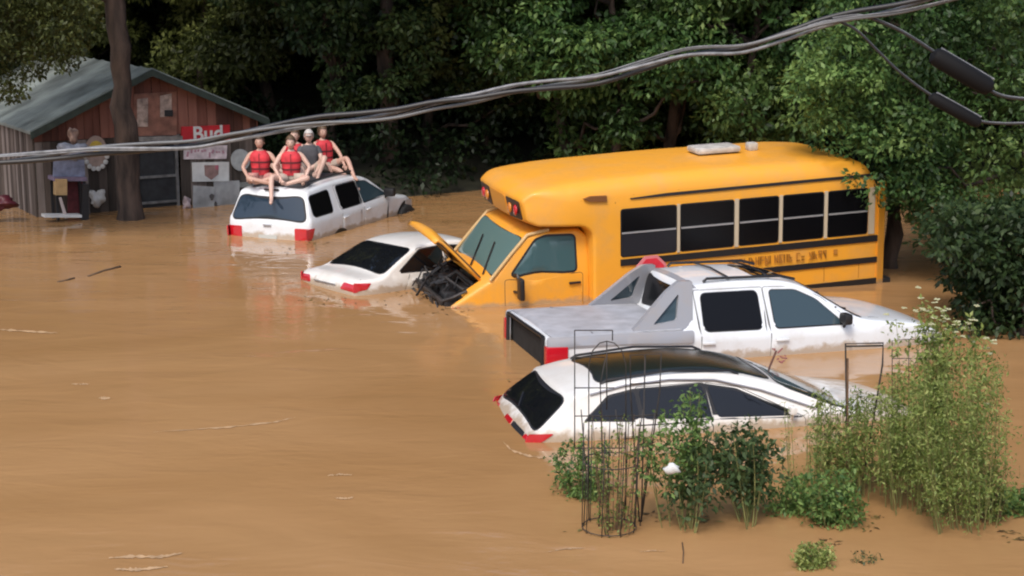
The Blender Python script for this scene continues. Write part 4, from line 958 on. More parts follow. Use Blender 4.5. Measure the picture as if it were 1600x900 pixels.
cloth_lump('crumpled_cloth','small pale rag at the foot of the left metal sheet',292,318,.42,(.09,.06,.15),mat('rag_pink_grey',(.34,.28,.30),.8,noise=.4),5,'cloth')
# ------------------------------------------------------------------ people
SKIN=mat('skin',(.52,.32,.25),.5); SKIN2=mat('skin_pale',(.58,.39,.32),.5); VEST=mat('vest_red',(.56,.035,.05),.7,noise=.35,nscale=7,bump=.6,bscale=14); STRAP=mat('vest_strap',(.10,.01,.015),.6)
SHORT=mat('shorts_khaki',(.46,.38,.32),.8,noise=.2); SHORTP=mat('shorts_pink',(.45,.22,.20),.8,noise=.2); DARKC=mat('dark_shirt',(.07,.07,.08),.8,noise=.3); HAIRB=mat('hair_brown',(.06,.035,.02),.6); HAIRG=mat('hair_light',(.09,.055,.03),.6); CAPW=mat('cap_white',(.50,.48,.46),.7)
def skin_mesh(name,J,E,Rd,material,parent,sub=1,root=0):
    me=bpy.data.meshes.new(name); me.from_pydata([tuple(j) for j in J],E,[]); o=bpy.data.objects.new('tmp_skin',me); COL.objects.link(o)
    md=o.modifiers.new('s','SKIN'); md.use_smooth_shade=True
    for i,v in enumerate(me.skin_vertices[0].data): v.radius=Rd[i] if hasattr(Rd[i],'__len__') else (Rd[i],Rd[i]); v.use_root=(i==root)
    m2=o.modifiers.new('u','SUBSURF'); m2.levels=sub; m2.render_levels=sub
    bpy.context.view_layer.update(); dg=bpy.context.evaluated_depsgraph_get(); res=bpy.data.meshes.new_from_object(o.evaluated_get(dg)); bpy.data.objects.remove(o)
    res.materials.clear(); res.materials.append(material); res.polygons.foreach_set('use_smooth',[True]*len(res.polygons)); res.name=name
    ob=bpy.data.objects.new(name,res); link(ob,parent); return ob
def ik(a,c,l1,l2,pole):
    a=Vector(a); c=Vector(c); d=c-a; L=min(d.length,(l1+l2)*.995); dn=d.normalized(); c=a+dn*L
    x=(l1*l1-l2*l2+L*L)/(2*L); h=math.sqrt(max(0,l1*l1-x*x)); p=Vector(pole)-dn*Vector(pole).dot(dn); return a+dn*x+p.normalized()*h,c
def person(label,pel,yaw,lean=(0,0),feet=None,knees=((0,0,1),(0,0,1)),hands=None,elb=((1,.3,-.2),(-1,.3,-.2)),vest=True,shirt=None,hair=HAIRB,short=SHORT,skin=SKIN,cap=None,headturn=0,s=1.0,group='people sitting on the white vehicle roof'):
    """local frame: x = the person's left, -y = forward, z up, origin at the seat"""
    root=thing('person',label,'person',pel,(0,0,yaw),group); root.scale=(s,s,s)
    lx,ly=lean
    P=Vector((0,0,.10)); S1=Vector((lx*.4,ly*.4,.27)); CH=Vector((lx*.8,ly*.8,.46)); NK=Vector((lx,ly,.585)); HD=NK+Vector((lx*.1,-.03+ly*.15,.10)); HT=HD+Vector((0,.0,.11))
    J=[P,S1,CH,NK]; Rd=[(.145,.11),(.13,.095),(.155,.105),(.055,.055)]; E=[(0,1),(1,2),(2,3)]
    def add(p,r,par): J.append(Vector(p)); Rd.append(r); E.append((par,len(J)-1)); return len(J)-1
    add(NK+Vector((0,-.012,.05)),.05,3)
    hj=[]
    for i,sg in enumerate((1,-1)):
        sh=CH+Vector((sg*.175,0,.06)); k=add(sh,.052,2)
        hand=Vector(hands[i]) if hands else Vector((sg*.25,-.28,.10)); e,hand=ik(sh,hand,.29,.26,elb[i])
        k=add(e,.040,k); k=add(hand,.027,k); palm=hand+(hand-e).normalized()*.06; k2=add(palm,(.036,.018),k)
        hj.append((palm,(hand-e).normalized()))
        hp=P+Vector((sg*.095,-.02,-.02)); k=add(hp,.085,0); ft=Vector(feet[i]); kn,ft=ik(hp,ft,.44,.43,knees[i])
        k=add(kn,.056,k); k=add(ft,.036,k); toe=ft+Vector((0,-.16,-.05)) if (kn-ft).z>.12 else ft+(ft-kn).normalized()*.05+Vector((0,-.1,.08)); add(toe,.030,k)
    body=skin_mesh('body',J,E,Rd,skin,root,2)
    # head
    bm=bmesh.new(); bmesh.ops.create_uvsphere(bm,u_segments=20,v_segments=14,radius=1)
    for v in bm.verts:
        c=v.co; w=.078*(1-.18*max(0,-c.z)); v.co=Vector((c.x*w,c.y*.098+(.012*max(0,-c.z)*(-1 if c.y<0 else 0)),c.z*.118))
        if c.y<-.05: v.co.y-= .02*math.exp(-((v.co.x/.014)**2)-((v.co.z+.012)/.028)**2)
    for sg in (-1,1): ellipsoid(bm,(sg*.08,.01,-.005),(.012,.022,.032),8,6)
    hd=bm_obj('head',bm,skin,root,smooth=True); hd.location=HD+Vector((0,0,.045)); hd.rotation_euler=(.05,0,headturn)
    bm=bmesh.new()
    for sg in (-1,1): ellipsoid(bm,(sg*.030,-.088,.018),(.012,.008,.007),8,6)
    bm_obj('eyes',bm,BLK,hd); bm=bmesh.new(); ellipsoid(bm,(0,-.092,-.055),(.024,.006,.006),8,6); bm_obj('mouth',bm,mat('lips',(.28,.08,.07),.5),hd)
    bm=bmesh.new(); bmesh.ops.create_uvsphere(bm,u_segments=18,v_segments=12,radius=1)
    for v in list(bm.verts):
        if v.co.z<-.6 or (v.co.y<-.55 and v.co.z<.30) or (v.co.y<-.3 and v.co.z<-.1): bm.verts.remove(v)
    for v in bm.verts: c=v.co; v.co=Vector((c.x*.096,c.y*.118+.003,c.z*.140+.004))
    bm_obj('cap' if cap else 'hair',bm,cap or hair,hd,smooth=True)
    if cap:
        bm=bmesh.new(); prism(bm,[(.06*math.cos(t),-.09-.07*math.sin(t)) for t in np.linspace(0,PI,9)],'z',.035,.043); bm_obj('brim',bm,cap,hd)
    # fingers: five separate curled chains on each hand
    for (p,d) in hj:
        up=Vector((0,0,1)); sd=d.cross(up); sd=sd.normalized() if sd.length>.1 else Vector((1,0,0)); dn=(d.cross(sd)).normalized()
        if dn.z>0: dn=-dn
        J2=[p-d*.03];E2=[];R2=[.014]
        for q,(o_,l) in enumerate(((-.030,.060),(-.010,.075),(.010,.080),(.028,.066))):
            b0=len(J2); a=p+sd*o_; J2+= [a,a+d*l*.5+dn*.008,a+d*l*.85+dn*.03]; R2+=[.010,.009,.007]; E2+=[(0,b0),(b0,b0+1),(b0+1,b0+2)]
        b0=len(J2); a=p-d*.02+sd*.04; J2+= [a,a+d*.04+sd*.015+dn*.02]; R2+=[.011,.008]; E2+=[(0,b0),(b0,b0+1)]
        skin_mesh('fingers',J2,E2,R2,skin,root,1)
    # shorts
    Js=[P+Vector((0,0,.06)),P-Vector((0,0,.01))]; Rs=[(.155,.118),(.16,.12)]; Es=[(0,1)]
    for i,sg in enumerate((1,-1)):
        hp=P+Vector((sg*.095,-.02,-.02)); ft=Vector(feet[i]); kn,_=ik(hp,ft,.44,.43,knees[i]); Js+= [hp,hp.lerp(kn,.62)]; Rs+=[.098,.085]; q=len(Js); Es+=[(1,q-2),(q-2,q-1)]
    skin_mesh('shorts',Js,Es,Rs,short,root,1)
    # vest or shirt: shell of elliptical rings round the trunk
    bm=bmesh.new(); rings=[]; spec=[(P+Vector((0,0,.04)),.158,.128),(S1,.165,.135),(S1.lerp(CH,.5),.178,.145),(CH,.190,.150),(CH+Vector((0,0,.07)),.165,.135),(CH.lerp(NK,.8)+Vector((0,0,.02)),.095,.10)]
    for c,a,b in spec: rings.append([bm.verts.new(c+Vector((a*math.copysign(abs(math.cos(t))**.8,math.cos(t)),b*math.copysign(abs(math.sin(t))**.8,math.sin(t)),0))) for t in np.linspace(0,2*PI,25)[:-1]])
    for A,B_ in zip(rings,rings[1:]):
        for k in range(24): bm.faces.new((A[k],A[(k+1)%24],B_[(k+1)%24],B_[k]))
    v=bm_obj('life_vest' if vest else 'shirt',bm,VEST if vest else (shirt or DARKC),root,smooth=True)
    if vest:
        for c,a,b in ((S1+Vector((0,0,-.02)),.169,.139),(S1.lerp(CH,.55),.184,.150)):
            bm=bmesh.new(); pr=[bm.verts.new(c+Vector((a*math.copysign(abs(math.cos(t))**.8,math.cos(t)),b*math.copysign(abs(math.sin(t))**.8,math.sin(t)),dz))) for dz in (-.015,.015) for t in np.linspace(0,2*PI,25)[:-1]]
            for k in range(24): bm.faces.new((pr[k],pr[(k+1)%24],pr[24+(k+1)%24],pr[24+k]))
            bm_obj('strap',bm,STRAP,v,smooth=True)
        bm=bmesh.new(); c=S1.lerp(CH,.5); bx(bm,c+Vector((0,-.150,.0)),(.012,.012,.34)); bm_obj('zip',bm,STRAP,v)
    else:
        for i,sg in enumerate((1,-1)):
            sh=CH+Vector((sg*.175,0,.06)); hand=Vector(hands[i]) if hands else Vector((sg*.25,-.28,.10)); e,_=ik(sh,hand,.29,.26,elb[i])
            skin_mesh('sleeve',[CH+Vector((sg*.10,0,.05)),sh,sh.lerp(e,.6)],[(0,1),(1,2)],[.065,.064,.052],shirt or DARKC,v,1)
    return root
RT=.93   # roof height above the water where they sit
def seat(px,py,z=RT): return G(px,py,z)
def to_local(pel,yaw,w,s=1.0):
    d=(Vector(w)-Vector(pel)); c,sn=math.cos(-yaw),math.sin(-yaw); return Vector((d.x*c-d.y*sn,d.x*sn+d.y*c,d.z))/s
def sit(label,px,py,yaw,heads,feet_px,**k):
    z=k.pop('z',RT); pel=seat(px,py,z); yw=R_(yaw)
    f=[to_local(pel,yw,at(x,y,pel.y+dy)) for (x,y,dy) in feet_px]
    if 'hands_px' in k:
        hp=k.pop('hands_px'); k['hands']=[to_local(pel,yw,at(x,y,pel.y+dy)) for (x,y,dy) in hp]
    return person(label,pel,yw,feet=f,**k)
# person's left is +x of local frame; facing the camera (-y) means the left hand shows at the right of the picture
sit('person in a red life vest sitting cross-legged at the left rear corner of the roof',408,284,0,None,[(398,286,-.42),(424,287,-.42)],knees=((1,-.25,.25),(-1,-.25,.25)),hands_px=((428,278,-.25),(388,278,-.25)),lean=(0,-.02),hair=HAIRB,short=SHORTP)
sit('person in red life vest with one bare leg dangling over the back window',456,285,4,None,[(446,288,-.42),(424,312,-.60)],knees=((1,-.25,.25),(-.7,-.8,.6)),hands_px=((476,280,-.2),(438,279,-.3)),lean=(0,-.02),hair=HAIRG,skin=SKIN2,elb=((1,.3,-.1),(-1,.1,.2)))
sit('person with light hair sitting behind the two front people, mostly hidden by them',463,272,-8,None,[(470,276,-.4),(452,276,-.4)],knees=((1,-.2,.5),(-1,-.2,.5)),vest=True,hair=HAIRG,skin=SKIN2,z=.95)
sit('person in dark shirt and white cap, the only one without a life vest',484,274,6,None,[(496,278,-.35),(478,282,-.4)],knees=((.5,-.3,.9),(-.5,-.3,.9)),vest=False,shirt=DARKC,cap=CAPW,skin=SKIN2,z=.95,hands_px=((494,268,-.3),(476,270,-.3)))
sit('rightmost person in red life vest, both legs over the side window',508,266,28,None,[(553,276,-.42),(556,291,-.32)],knees=((.5,-.4,1),(.2,-.6,.2)),hands_px=((541,262,-.25),(520,271,-.3)),lean=(-.03,.03),hair=HAIRG,elb=((.3,.2,.5),(-1,.3,-.2)),z=.97)
#==PART5==
# ------------------------------------------------------------------ overhead cables
CY=10.0
def cpath(pts,Y=CY,n=60,Yend=None):
    P=[Vector(p) for p in pts]; out=[]
    L=len(P)
    for i in range(L-1):
        p0=P[max(i-1,0)];p1=P[i];p2=P[i+1];p3=P[min(i+2,L-1)]
        for k in range(8):
            t=k/8; q=.5*((2*p1)+(-p0+p2)*t+(2*p0-5*p1+4*p2-p3)*t*t+(-p0+3*p1-3*p2+p3)*t**3); out.append(q)
    out.append(P[-1]); return [at(q.x,q.y,Y) for q in out]
CABG=mat('cable_light_grey',(.17,.175,.185),.45,noise=.4,nscale=20); CABB=mat('cable_black',(.02,.02,.022),.45); CABD=mat('cable_dark_grey',(.12,.125,.13),.5)
MAIN=[(-2600,480),(-1400,380),(-420,292),(-200,268),(0,250),(80,242),(150,234),(230,230),(300,226),(360,214),(430,200),(500,189),(560,184),(620,176),(680,162),(740,153),(800,140),(860,132),(930,124),(1000,104),(1060,86),(1100,80),(1160,76),(1220,58),(1280,38),(1330,26),(1400,14),(1470,-4),(1620,-44),(1850,-110),(2600,-330),(3800,-690)]
root=thing('cable_bundle','twisted bundle of light grey and black cables sloping up across the whole picture','cable',at(0,250,CY))
inv=Matrix.Translation(-root.location)
def strand(name,offs,rad,m,pts=MAIN,par=root,Y=CY,tw=0,ph=0,amp=0):
    P=cpath(pts,Y); bm=bmesh.new(); Q=[]; s=0
    for i,p in enumerate(P):
        if i: s+=(P[i]-P[i-1]).length
        a=ph+s*tw; Q.append(p+Vector((0,math.cos(a)*amp,math.sin(a)*amp+offs))-(par.location if par else Vector((0,0,0))))
    tube(bm,Q,rad,8); return bm_obj(name,bm,m,par,smooth=True)
strand('support_wire',.0,.011,CABG,tw=1.9,ph=0,amp=.026)
strand('black_cable',.0,.0155,CABB,tw=1.9,ph=2.1,amp=.028)
strand('grey_cable',-.004,.011,CABD,tw=1.9,ph=4.2,amp=.028)
strand('thin_wire',.0,.004,CABG,tw=1.3,ph=1,amp=.034)
def branch(label,pts,box,rad):
    P0=at(*pts[0],CY); r=thing('branch_cable',label,'cable',P0)
    strand('cable',0,rad,CABB,pts,r)
    strand('light_sheath',rad*.8,rad*.45,CABG,pts,r)
    if box:
        a=at(*box[0],CY); b=at(*box[1],CY); d=(b-a); bm=bmesh.new(); ln=d.length; hw=box[2]
        prof=[(0,.25),(.04,.8),(.12,1),(.5,1.04),(.88,1),(.96,.8),(1,.3)]
        tube(bm,[a+d*t-r.location for t,_ in prof],[hw*k for _,k in prof],12)
        sb=bm_obj('splice_case',bm,mat('case_black',(.006,.006,.007),.7,spec=.2),r,ang=35)
        bm=bmesh.new(); up=Vector((-d.z,0,d.x)).normalized(); tube(bm,[a+d*.08+up*hw-r.location,a+d*.95+up*hw*1.0-r.location],.006,6); bm_obj('case_rib',bm,CABG,sb)
    return r
branch('upper branch cable curving down right into the fat black splice case',[(1300,30),(1345,25),(1390,40),(1430,62),(1475,92),(1535,132),(1560,148),(1600,155),(1700,160),(1900,150),(2600,60),(3800,-160)],((1455,84),(1550,140),.060),.010)
branch('lower branch cable sagging steeply to the right under the upper one with a dark case',[(1262,42),(1300,33),(1335,45),(1370,78),(1405,112),(1450,146),(1500,175),(1530,189),(1560,193),(1600,193),(1700,190),(1900,176),(2600,80),(3800,-150)],((1452,150),(1532,194),.040),.008)
# ------------------------------------------------------------------ garden frames and stakes
IRON=mat('rusty_iron',(.030,.026,.024),.7,noise=.4); BAMB=mat('stake_brown',(.16,.09,.05),.7,noise=.3)
def wires(name,label,cat,base,lines,rad,m,parts='wire_frame',group=None,extra=()):
    """lines: list of pixel polylines at the depth of base"""
    r=thing(name,label,cat,base,group=group); bm=bmesh.new()
    for ln in lines:
        yo=0
        if isinstance(ln,tuple): yo,ln=ln
        tube(bm,[at(x,y,base.y+yo)-base for x,y in ln],rad,5)
    bm_obj(parts,bm,m,r,smooth=True); return r
b=G(925,812)
z0=830
wires('garden_trellis','tall black wire trellis with an arched top, left of the plants','trellis',b,
 [[(898,700),(898,516)],[(898,516),(957,516)],[(957,516),(957,532)],[(898,558),(945,558)],[(898,606),(960,606)],
  [(920,815),(920,570),(926,548),(937,536),(948,533),(960,536),(972,548),(978,570),(978,800)],[(948,533),(948,640)],[(898,650),(978,650)],[(898,700),(978,700)]],.0055,IRON)
def cage(name,label,px,py,rings,r0,r1,h,n,rad=.0045,lean=(0,0)):
    c=G(px,py); c.z=-.15; r=thing(name,label,'plant cage',c); bm=bmesh.new(); h+=.15
    for k in range(n):
        a=2*PI*k/n+.2; q=lambda z:Vector(((r0+(r1-r0)*z/h)*math.cos(a)+lean[0]*z,(r0+(r1-r0)*z/h)*math.sin(a)+lean[1]*z,z)); tube(bm,[q(0),q(h)],rad,5)
    bm_obj('upright_wire',bm,IRON,r,smooth=True)['kind']='stuff'
    for z in rings:
        z+=.15; R=r0+(r1-r0)*z/h; bm=bmesh.new(); tube(bm,[Vector((R*math.cos(a)+lean[0]*z,R*math.sin(a)+lean[1]*z,z)) for a in np.linspace(0,2*PI,25)],rad*1.1,5,False); bm_obj('hoop',bm,IRON,r,smooth=True)
    return r
cage('plant_cage','round black wire plant cage standing in the water, its lowest hoop at the surface',951,826,(.02,.62),.235,.25,.95,9,lean=(.02,0))
b=G(1010,815)
wires('bent_wires','loose bent black wires standing crooked inside and around the round cage','wires',G(960,822),[[(912,824),(916,740),(908,640)],[(935,836),(941,720),(938,600),(946,560)],[(962,838),(968,700),(962,640)],[(985,826),(992,720),(1005,640)],[(948,820),(953,760),(944,690)],[(1000,822),(1012,720),(1024,640)]],.005,IRON)
wires('garden_trellis','narrow square topped black wire frame behind the round cage','trellis',b,
 [[(1000,830),(985,610),(985,555),(1033,553),(1031,610),(1000,828)],[(985,600),(1032,598)],[(988,650),(1029,648)],[(1008,555),(1002,820)]],.0065,IRON)
b=G(1345,770)
r=wires('garden_trellis','square black metal frame standing among the tall weeds in front of the pickup door','trellis',b,
 [[(1324,760),(1323,660),(1321,537),(1380,536),(1379,570),(1374,600),(1342,790)],[(1321,541),(1380,540)]],.009,IRON)
bm=bmesh.new(); tube(bm,[at(1324,800,b.y)-b,at(1324,560,b.y)-b],.011,6); bm_obj('wooden_upright',bm,BAMB,r)
b=G(1425,760); wires('garden_trellis','thin square wire frame half hidden in the tall weeds near the pickup hood','trellis',b,[[(1394,720),(1394,532),(1420,530),(1448,532),(1448,720)],[(1394,560),(1448,560)],[(1420,530),(1420,640)]],.004,IRON)
bb=at(1186,640,17.9); bb.z=-.4
r=thing('wooden_stake','leaning brown stake with a faded red tip between the pickup and the hatchback','stake',bb)
bm=bmesh.new(); tube(bm,[Vector((0,0,0)),at(1190,604,17.9)-bb,at(1213,548,17.9)-bb],.012,6); bm_obj('pole',bm,mat('stake_reddish',(.14,.06,.045),.7),r)
bm=bmesh.new(); rg=random.Random(2)
for k in range(9): p=at(1213+rg.uniform(-7,14),552+rg.uniform(-8,12),17.9)-bb; q=p+Vector((rg.uniform(-.06,.10),0,rg.uniform(-.04,.06))); tube(bm,[p,q],.009,5)
bm_obj('frayed_tip',bm,mat('faded_red',(.28,.09,.09),.8),r)['kind']='stuff'
# ------------------------------------------------------------------ garden plants
LEAF_DARK2=leafmat('leaf_dark_garden',(.02,.04,.015),(.04,.075,.028),(.09,.14,.05))
FLOW=mat('flower_cream',(.42,.42,.25),.6); STEM=mat('stem_green',(.20,.20,.07),.7,noise=.4); STEMB=mat('stem_brown',(.11,.065,.035),.8,noise=.4)
def weed(name,label,cat,bpx,tops,seed,lm,leaf=.05,per=7,step=.045,rad=.05,stem=.0045,bare=.15,flower=0,stemm=None,group=None,yspread=.25,wr=.45,bottom=None,tone=(.3,.8),fl=.022):
    """tops: list of picture points the stems grow to; base at bpx on the water"""
    rng=np.random.RandomState(seed); b=G(*bpx); r=thing(name,label,cat,b,group=group); bm=bmesh.new(); C=[];RR=[];FL=[]
    for (tx,ty) in tops:
        dy=rng.uniform(-yspread,yspread); T=at(tx,ty,b.y+dy); bw=bpx[0]+(tx-bpx[0])*(rng.uniform(.3,.6) if bottom is None else rng.uniform(*bottom)); B0=at(bw,bpx[1],b.y); B0=Vector((B0.x,b.y+dy*.6,-.12))
        mid=B0.lerp(T,.5)+Vector((rng.normal()*.03,rng.normal()*.03,0)); n=10; pts=[]
        for k in range(n+1):
            t=k/n; pts.append(B0*(1-t)**2+mid*2*t*(1-t)+T*t*t-b)
        tube(bm,pts,[stem*(1-.6*k/n) for k in range(n+1)],5,False)
        L=(T-B0).length; m=max(3,int(L/step))
        for k in range(m):
            t=bare+(1-bare)*(k+.5)/m; q=pts[min(n,int(t*n))].lerp(pts[min(n,int(t*n)+1)],t*n-int(t*n)); w=rad*(1.15-.5*t)*rng.uniform(.3,1.9)
            a=rng.uniform(0,2*PI); C.append(tuple(q+Vector((math.cos(a)*w,math.sin(a)*w,rng.uniform(-.02,.03))))); RR.append(w*.9)
        if flower and rng.random()<flower: 
            for _ in range(3): FL.append(pts[-1]+Vector(rng.normal(size=3)*.05))
    s=bm_obj('stems',bm,stemm or STEM,r,smooth=True); s['kind']='stuff'
    me=leaf_mesh('leaves',C,RR,per,leaf,rng,rng.uniform(tone[0],tone[1],len(C)),droop=.3,wr=wr); me.materials.append(lm); o=bpy.data.objects.new('leaves',me); link(o,r); o['kind']='stuff'
    if FL:
        bm=bmesh.new()
        for p in FL:
            for k in range(5): a=2*PI*k/5+rng.uniform(0,1); c=p+Vector((math.cos(a)*fl,math.sin(a)*fl,rng.uniform(-.004,.008))); ellipsoid(bm,c,(fl*.8,fl*.6,.006),6,4,Matrix.Rotation(a,3,'Z'))
        f=bm_obj('flowers',bm,FLOW,r); f['kind']='stuff'
    return r
def spread(rng,x0,x1,y0,y1,n): return [(rng.uniform(x0,x1),rng.uniform(y0,y1)) for _ in range(n)]
rr=random.Random(9)
GP='garden plants standing in the flood'
weed('leafy_plant','bushy green plant at the left foot of the tall wire trellis','plant',(915,775),spread(rr,868,965,675,755,16),1,LEAF_GREEN,.05,8,.035,.06,group=GP,tone=(.4,.95))
weed('leafy_plant','sparse plant with thin brown stems growing up inside the round wire cage','plant',(958,828),spread(rr,925,1000,640,760,22),2,LEAF_WEED,.035,3,.07,.03,stemm=STEMB,group=GP,tone=(.2,.6))
weed('leafy_plant','green climbing plant covering the square topped frame in front of the hatchback windows','plant',(1060,815),spread(rr,1035,1110,605,700,9)+spread(rr,1005,1060,650,690,4),3,LEAF_GREEN,.06,5,.05,.075,bare=.5,group=GP,tone=(.4,.95))
weed('leafy_plant','dark leafy plant on two stems just right of the round wire cage','plant',(1076,826),spread(rr,1045,1105,665,755,11),4,LEAF_DARK2,.065,5,.045,.08,bare=.42,group=GP,stem=.007,bottom=(.1,.35),tone=(.5,1))
weed('leafy_plant','large dark leafy plant on a single thick stem near the middle of the row','plant',(1172,818),[(1172,656),(1150,668)]+spread(rr,1112,1208,668,745,14),5,LEAF_DARK2,.07,6,.045,.10,bare=.45,group=GP,stem=.008,bottom=(.02,.2),tone=(.5,1))
weed('low_plant','low grey green plant right of the dark single stemmed plant','plant',(1232,800),spread(rr,1200,1275,735,785,17),6,LEAF_GREEN,.05,8,.03,.055,group=GP,tone=(.5,1))
weed('low_plant','low bushy plant with brown legs below the square metal frame','plant',(1300,812),spread(rr,1270,1345,725,785,17),7,LEAF_GREEN,.055,8,.035,.065,group=GP,bare=.25,tone=(.4,1))
weed('tall_weed','clump of yellowish upright weeds under the square metal frame','weed',(1325,770),spread(rr,1275,1400,600,700,44),8,LEAF_WEED,.05,5,.04,.045,group=GP,bare=.3,stem=.006,bottom=(.7,1.0),wr=.3,tone=(.15,.8),yspread=.4)
weed('tall_weed','tall feathery green weeds right of the leaning frame leg','weed',(1420,790),spread(rr,1375,1480,555,690,44),9,LEAF_WEED,.042,6,.045,.07,group=GP,bare=.28,bottom=(.6,.95),wr=.32,flower=.0,yspread=.45)
weed('tall_weed','tallest feathery weeds with pale flowers at the right of the garden','weed',(1500,815),spread(rr,1440,1565,520,640,34)+spread(rr,1430,1580,620,740,30),10,LEAF_WEED,.042,6,.045,.08,group=GP,bare=.25,bottom=(.4,.9),wr=.32,flower=.04,yspread=.55)
weed('flowering_weed','loose cream flowers on bent stems above the pickup hood','weed',(1490,790),[(1445,488),(1455,480),(1463,495),(1470,505),(1440,470),(1480,515),(1490,500),(1520,492),(1525,512),(1500,530),(1538,528),(1465,525),(1430,520),(1450,510),(1552,545),(1400,500),(1475,480)],11,LEAF_WEED,.05,6,.045,.06,group=GP,bare=.3,flower=1.0,bottom=(.6,1),fl=.018)
weed('tall_weed','thin pale weeds in the water between the hatchback and the square frame','weed',(1262,760),spread(rr,1225,1300,600,700,16),12,LEAF_WEED,.04,3,.06,.03,group=GP,bottom=(.6,1),wr=.25,tone=(.3,.9))
weed('leafy_plant','green broad leaved plant low at the right edge of the picture','plant',(1580,795),spread(rr,1535,1625,755,785,26),13,LEAF_GREEN,.06,9,.035,.05,group=GP,tone=(.4,1))
weed('leafy_plant','thin plant with reddish stalks left of the right edge','plant',(1545,815),spread(rr,1520,1575,715,790,14),14,LEAF_WEED,.045,4,.05,.03,stemm=STEMB,group=GP,tone=(.1,.6))
weed('low_plant','small round tuft of pale green leaves poking out of the water at the bottom','plant',(1272,882),spread(rr,1243,1302,848,876,34),15,LEAF_WEED,.035,9,.03,.03,group=GP,tone=(.3,.9),yspread=.15)
weed('tall_weed','pale green bushy weeds leaning towards the nose of the hatchback','weed',(1395,740),spread(rr,1385,1470,570,690,30),17,LEAF_WEED,.045,5,.045,.08,group=GP,bottom=(.5,.95),wr=.35,tone=(.4,1),yspread=.4)
weed('low_plant','tiny sprig barely above the water right of the round tuft','plant',(1352,876),spread(rr,1335,1370,860,872,8),16,LEAF_DARK,.03,4,.03,.02,group=GP,tone=(.3,.9),yspread=.1)
# white scrap on a plant
bm=bmesh.new(); bmesh.ops.create_icosphere(bm,subdivisions=2,radius=1); 
for v in bm.verts: c=v.co; v.co=Vector((c.x*.07,c.y*.03,c.z*.05))*(1+.35*math.sin(5*c.x+3*c.z))
o=bm_obj('plastic_scrap',bm,mat('scrap_white',(.6,.62,.62),.5),None,smooth=True); o.location=at(1052,732,13.1); tag(o,'crumpled white scrap caught on the dark plant beside the wire cage','scrap')
# ------------------------------------------------------------------ things afloat
def stick(label,pts,rad,m,name='floating_stick',cat='stick'):
    P=[G(*p,0.004) for p in pts]; bm=bmesh.new(); tube(bm,[p-P[0] for p in P],rad,6); o=bm_obj(name,bm,m,None,smooth=True); o.location=P[0]; return tag(o,label,cat)
stick('thin dark branch floating on open water at the left, longer of two',[(138,432),(160,424),(188,417)],.022,STEMB)
stick('short dark twig floating left of the longer branch',[(90,441),(104,438),(116,435)],.02,STEMB)
def foam(label,pts,wd,seed):
    rng=np.random.RandomState(seed); P=cpath([p for p in pts],Y=1)
    Q=[Vector(p) for p in pts]; V=[];F=[]; n=26
    for k in range(n+1):
        t=k/n*(len(Q)-1); i=min(int(t),len(Q)-2); q=Q[i].lerp(Q[i+1],t-i); w=wd*rng.uniform(.1,1.2)*math.sin(PI*min(.97,max(.03,k/n)))**.5; y=q.y+rng.uniform(-.6,.6)
        V.append(tuple(G(q.x,y-w,.006))); V.append(tuple(G(q.x,y+w,.006)))
    for k in range(n): F.append((2*k,2*k+1,2*k+3,2*k+2))
    o=mesh_obj('foam_streak',V,F,FOAM); tag(o,label,'foam',"foam streaks on the water"); return o
FOAM=mat('foam',(.45,.29,.155),.7,noise=.25,nscale=12)
foam('long thin foam line in the middle of the open water',[(240,675),(300,671),(370,666),(430,659),(462,652)],1.3,1)
foam('short foam line at the left edge of the open water',[(-10,514),(30,517),(90,520)],1.8,2)
foam('faint foam line near the bottom under the round wire cage',[(855,862),(885,857),(915,856)],1.3,3)
foam('faint foam fleck below the sedan',[(512,743),(530,741),(550,742)],1.5,4)
foam('faint foam fleck lower still, in line with the sedan',[(524,778),(538,779),(552,777)],2.2,5)
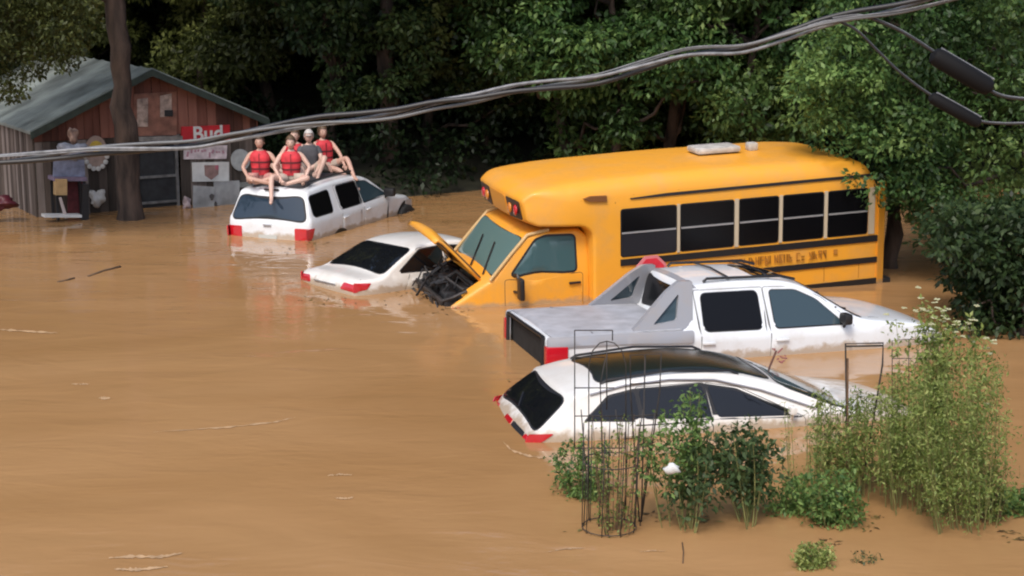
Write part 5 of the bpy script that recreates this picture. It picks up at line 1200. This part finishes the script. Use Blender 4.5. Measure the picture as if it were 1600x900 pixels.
foam('ragged foam patch at the bottom left, upper strip of it',[(170,872),(205,869),(250,870),(285,864)],3.0,6)
foam('ragged foam patch at the bottom left, lower strip of it',[(178,889),(215,890),(262,885)],3.2,7)
foam('short foam fleck left of the long foam line',[(112,600),(125,600),(140,600)],1.4,8)
foam('foam fleck in the open water left of the long foam line, highest one',[(154,622),(163,622),(172,622)],2.4,9)
foam('faint foam line under the tuft at the bottom right',[(1000,862),(1020,860),(1040,861)],1.0,10)
foam('bright curl of foam behind the hatchback bumper',[(786,690),(800,704),(826,712),(850,716)],2.2,11)
stick('thin dark reed standing crooked in the water at the bottom, below the dark plant',[(1066,848),(1068,862),(1067,880)],.006,STEMB,'floating_reed','reed')

# flotsam: torn leaves and twigs drifting against the hulls, the plants and the bank
def flotsam():
    rng=np.random.RandomState(90); V=[];F=[];T=[]
    zones=[((860,1590),(745,850),170),((640,760),(455,492),60),((780,900),(560,600),20),((900,1480),(552,600),50),((360,520),(372,392),40),((60,340),(338,372),110),((470,640),(448,474),36),((1380,1560),(330,470),90),((640,760),(332,352),50)]
    for (x0,x1),(y0,y1),n in zones:
        cs=[(rng.uniform(x0,x1),rng.uniform(y0,y1)) for _ in range(max(3,n//9))]
        for k in range(n):
            c=cs[rng.randint(len(cs))]; p=G(c[0]+rng.normal()*14,max(330,c[1]+rng.normal()*3),.004); a=rng.uniform(0,PI); l=rng.uniform(.015,.05); w=l*rng.uniform(.12,.5); i=len(V)
            d=Vector((math.cos(a),math.sin(a),0)); e=Vector((-d.y,d.x,0)); V+=[p-d*l,p+e*w+Vector((0,0,.004)),p+d*l,p-e*w+Vector((0,0,.004))]; F.append((i,i+1,i+2,i+3)); T+=[rng.uniform(.1,1)]*4
    o=mesh_obj('floating_debris',V,F,leafmat('debris_brown',(.05,.03,.015),(.13,.09,.035),(.26,.22,.08)))
    a=o.data.attributes.new('tone','FLOAT','POINT'); a.data.foreach_set('value',T); tag(o,'torn leaves and bits drifting on the brown water','debris',kind='stuff')
flotsam()
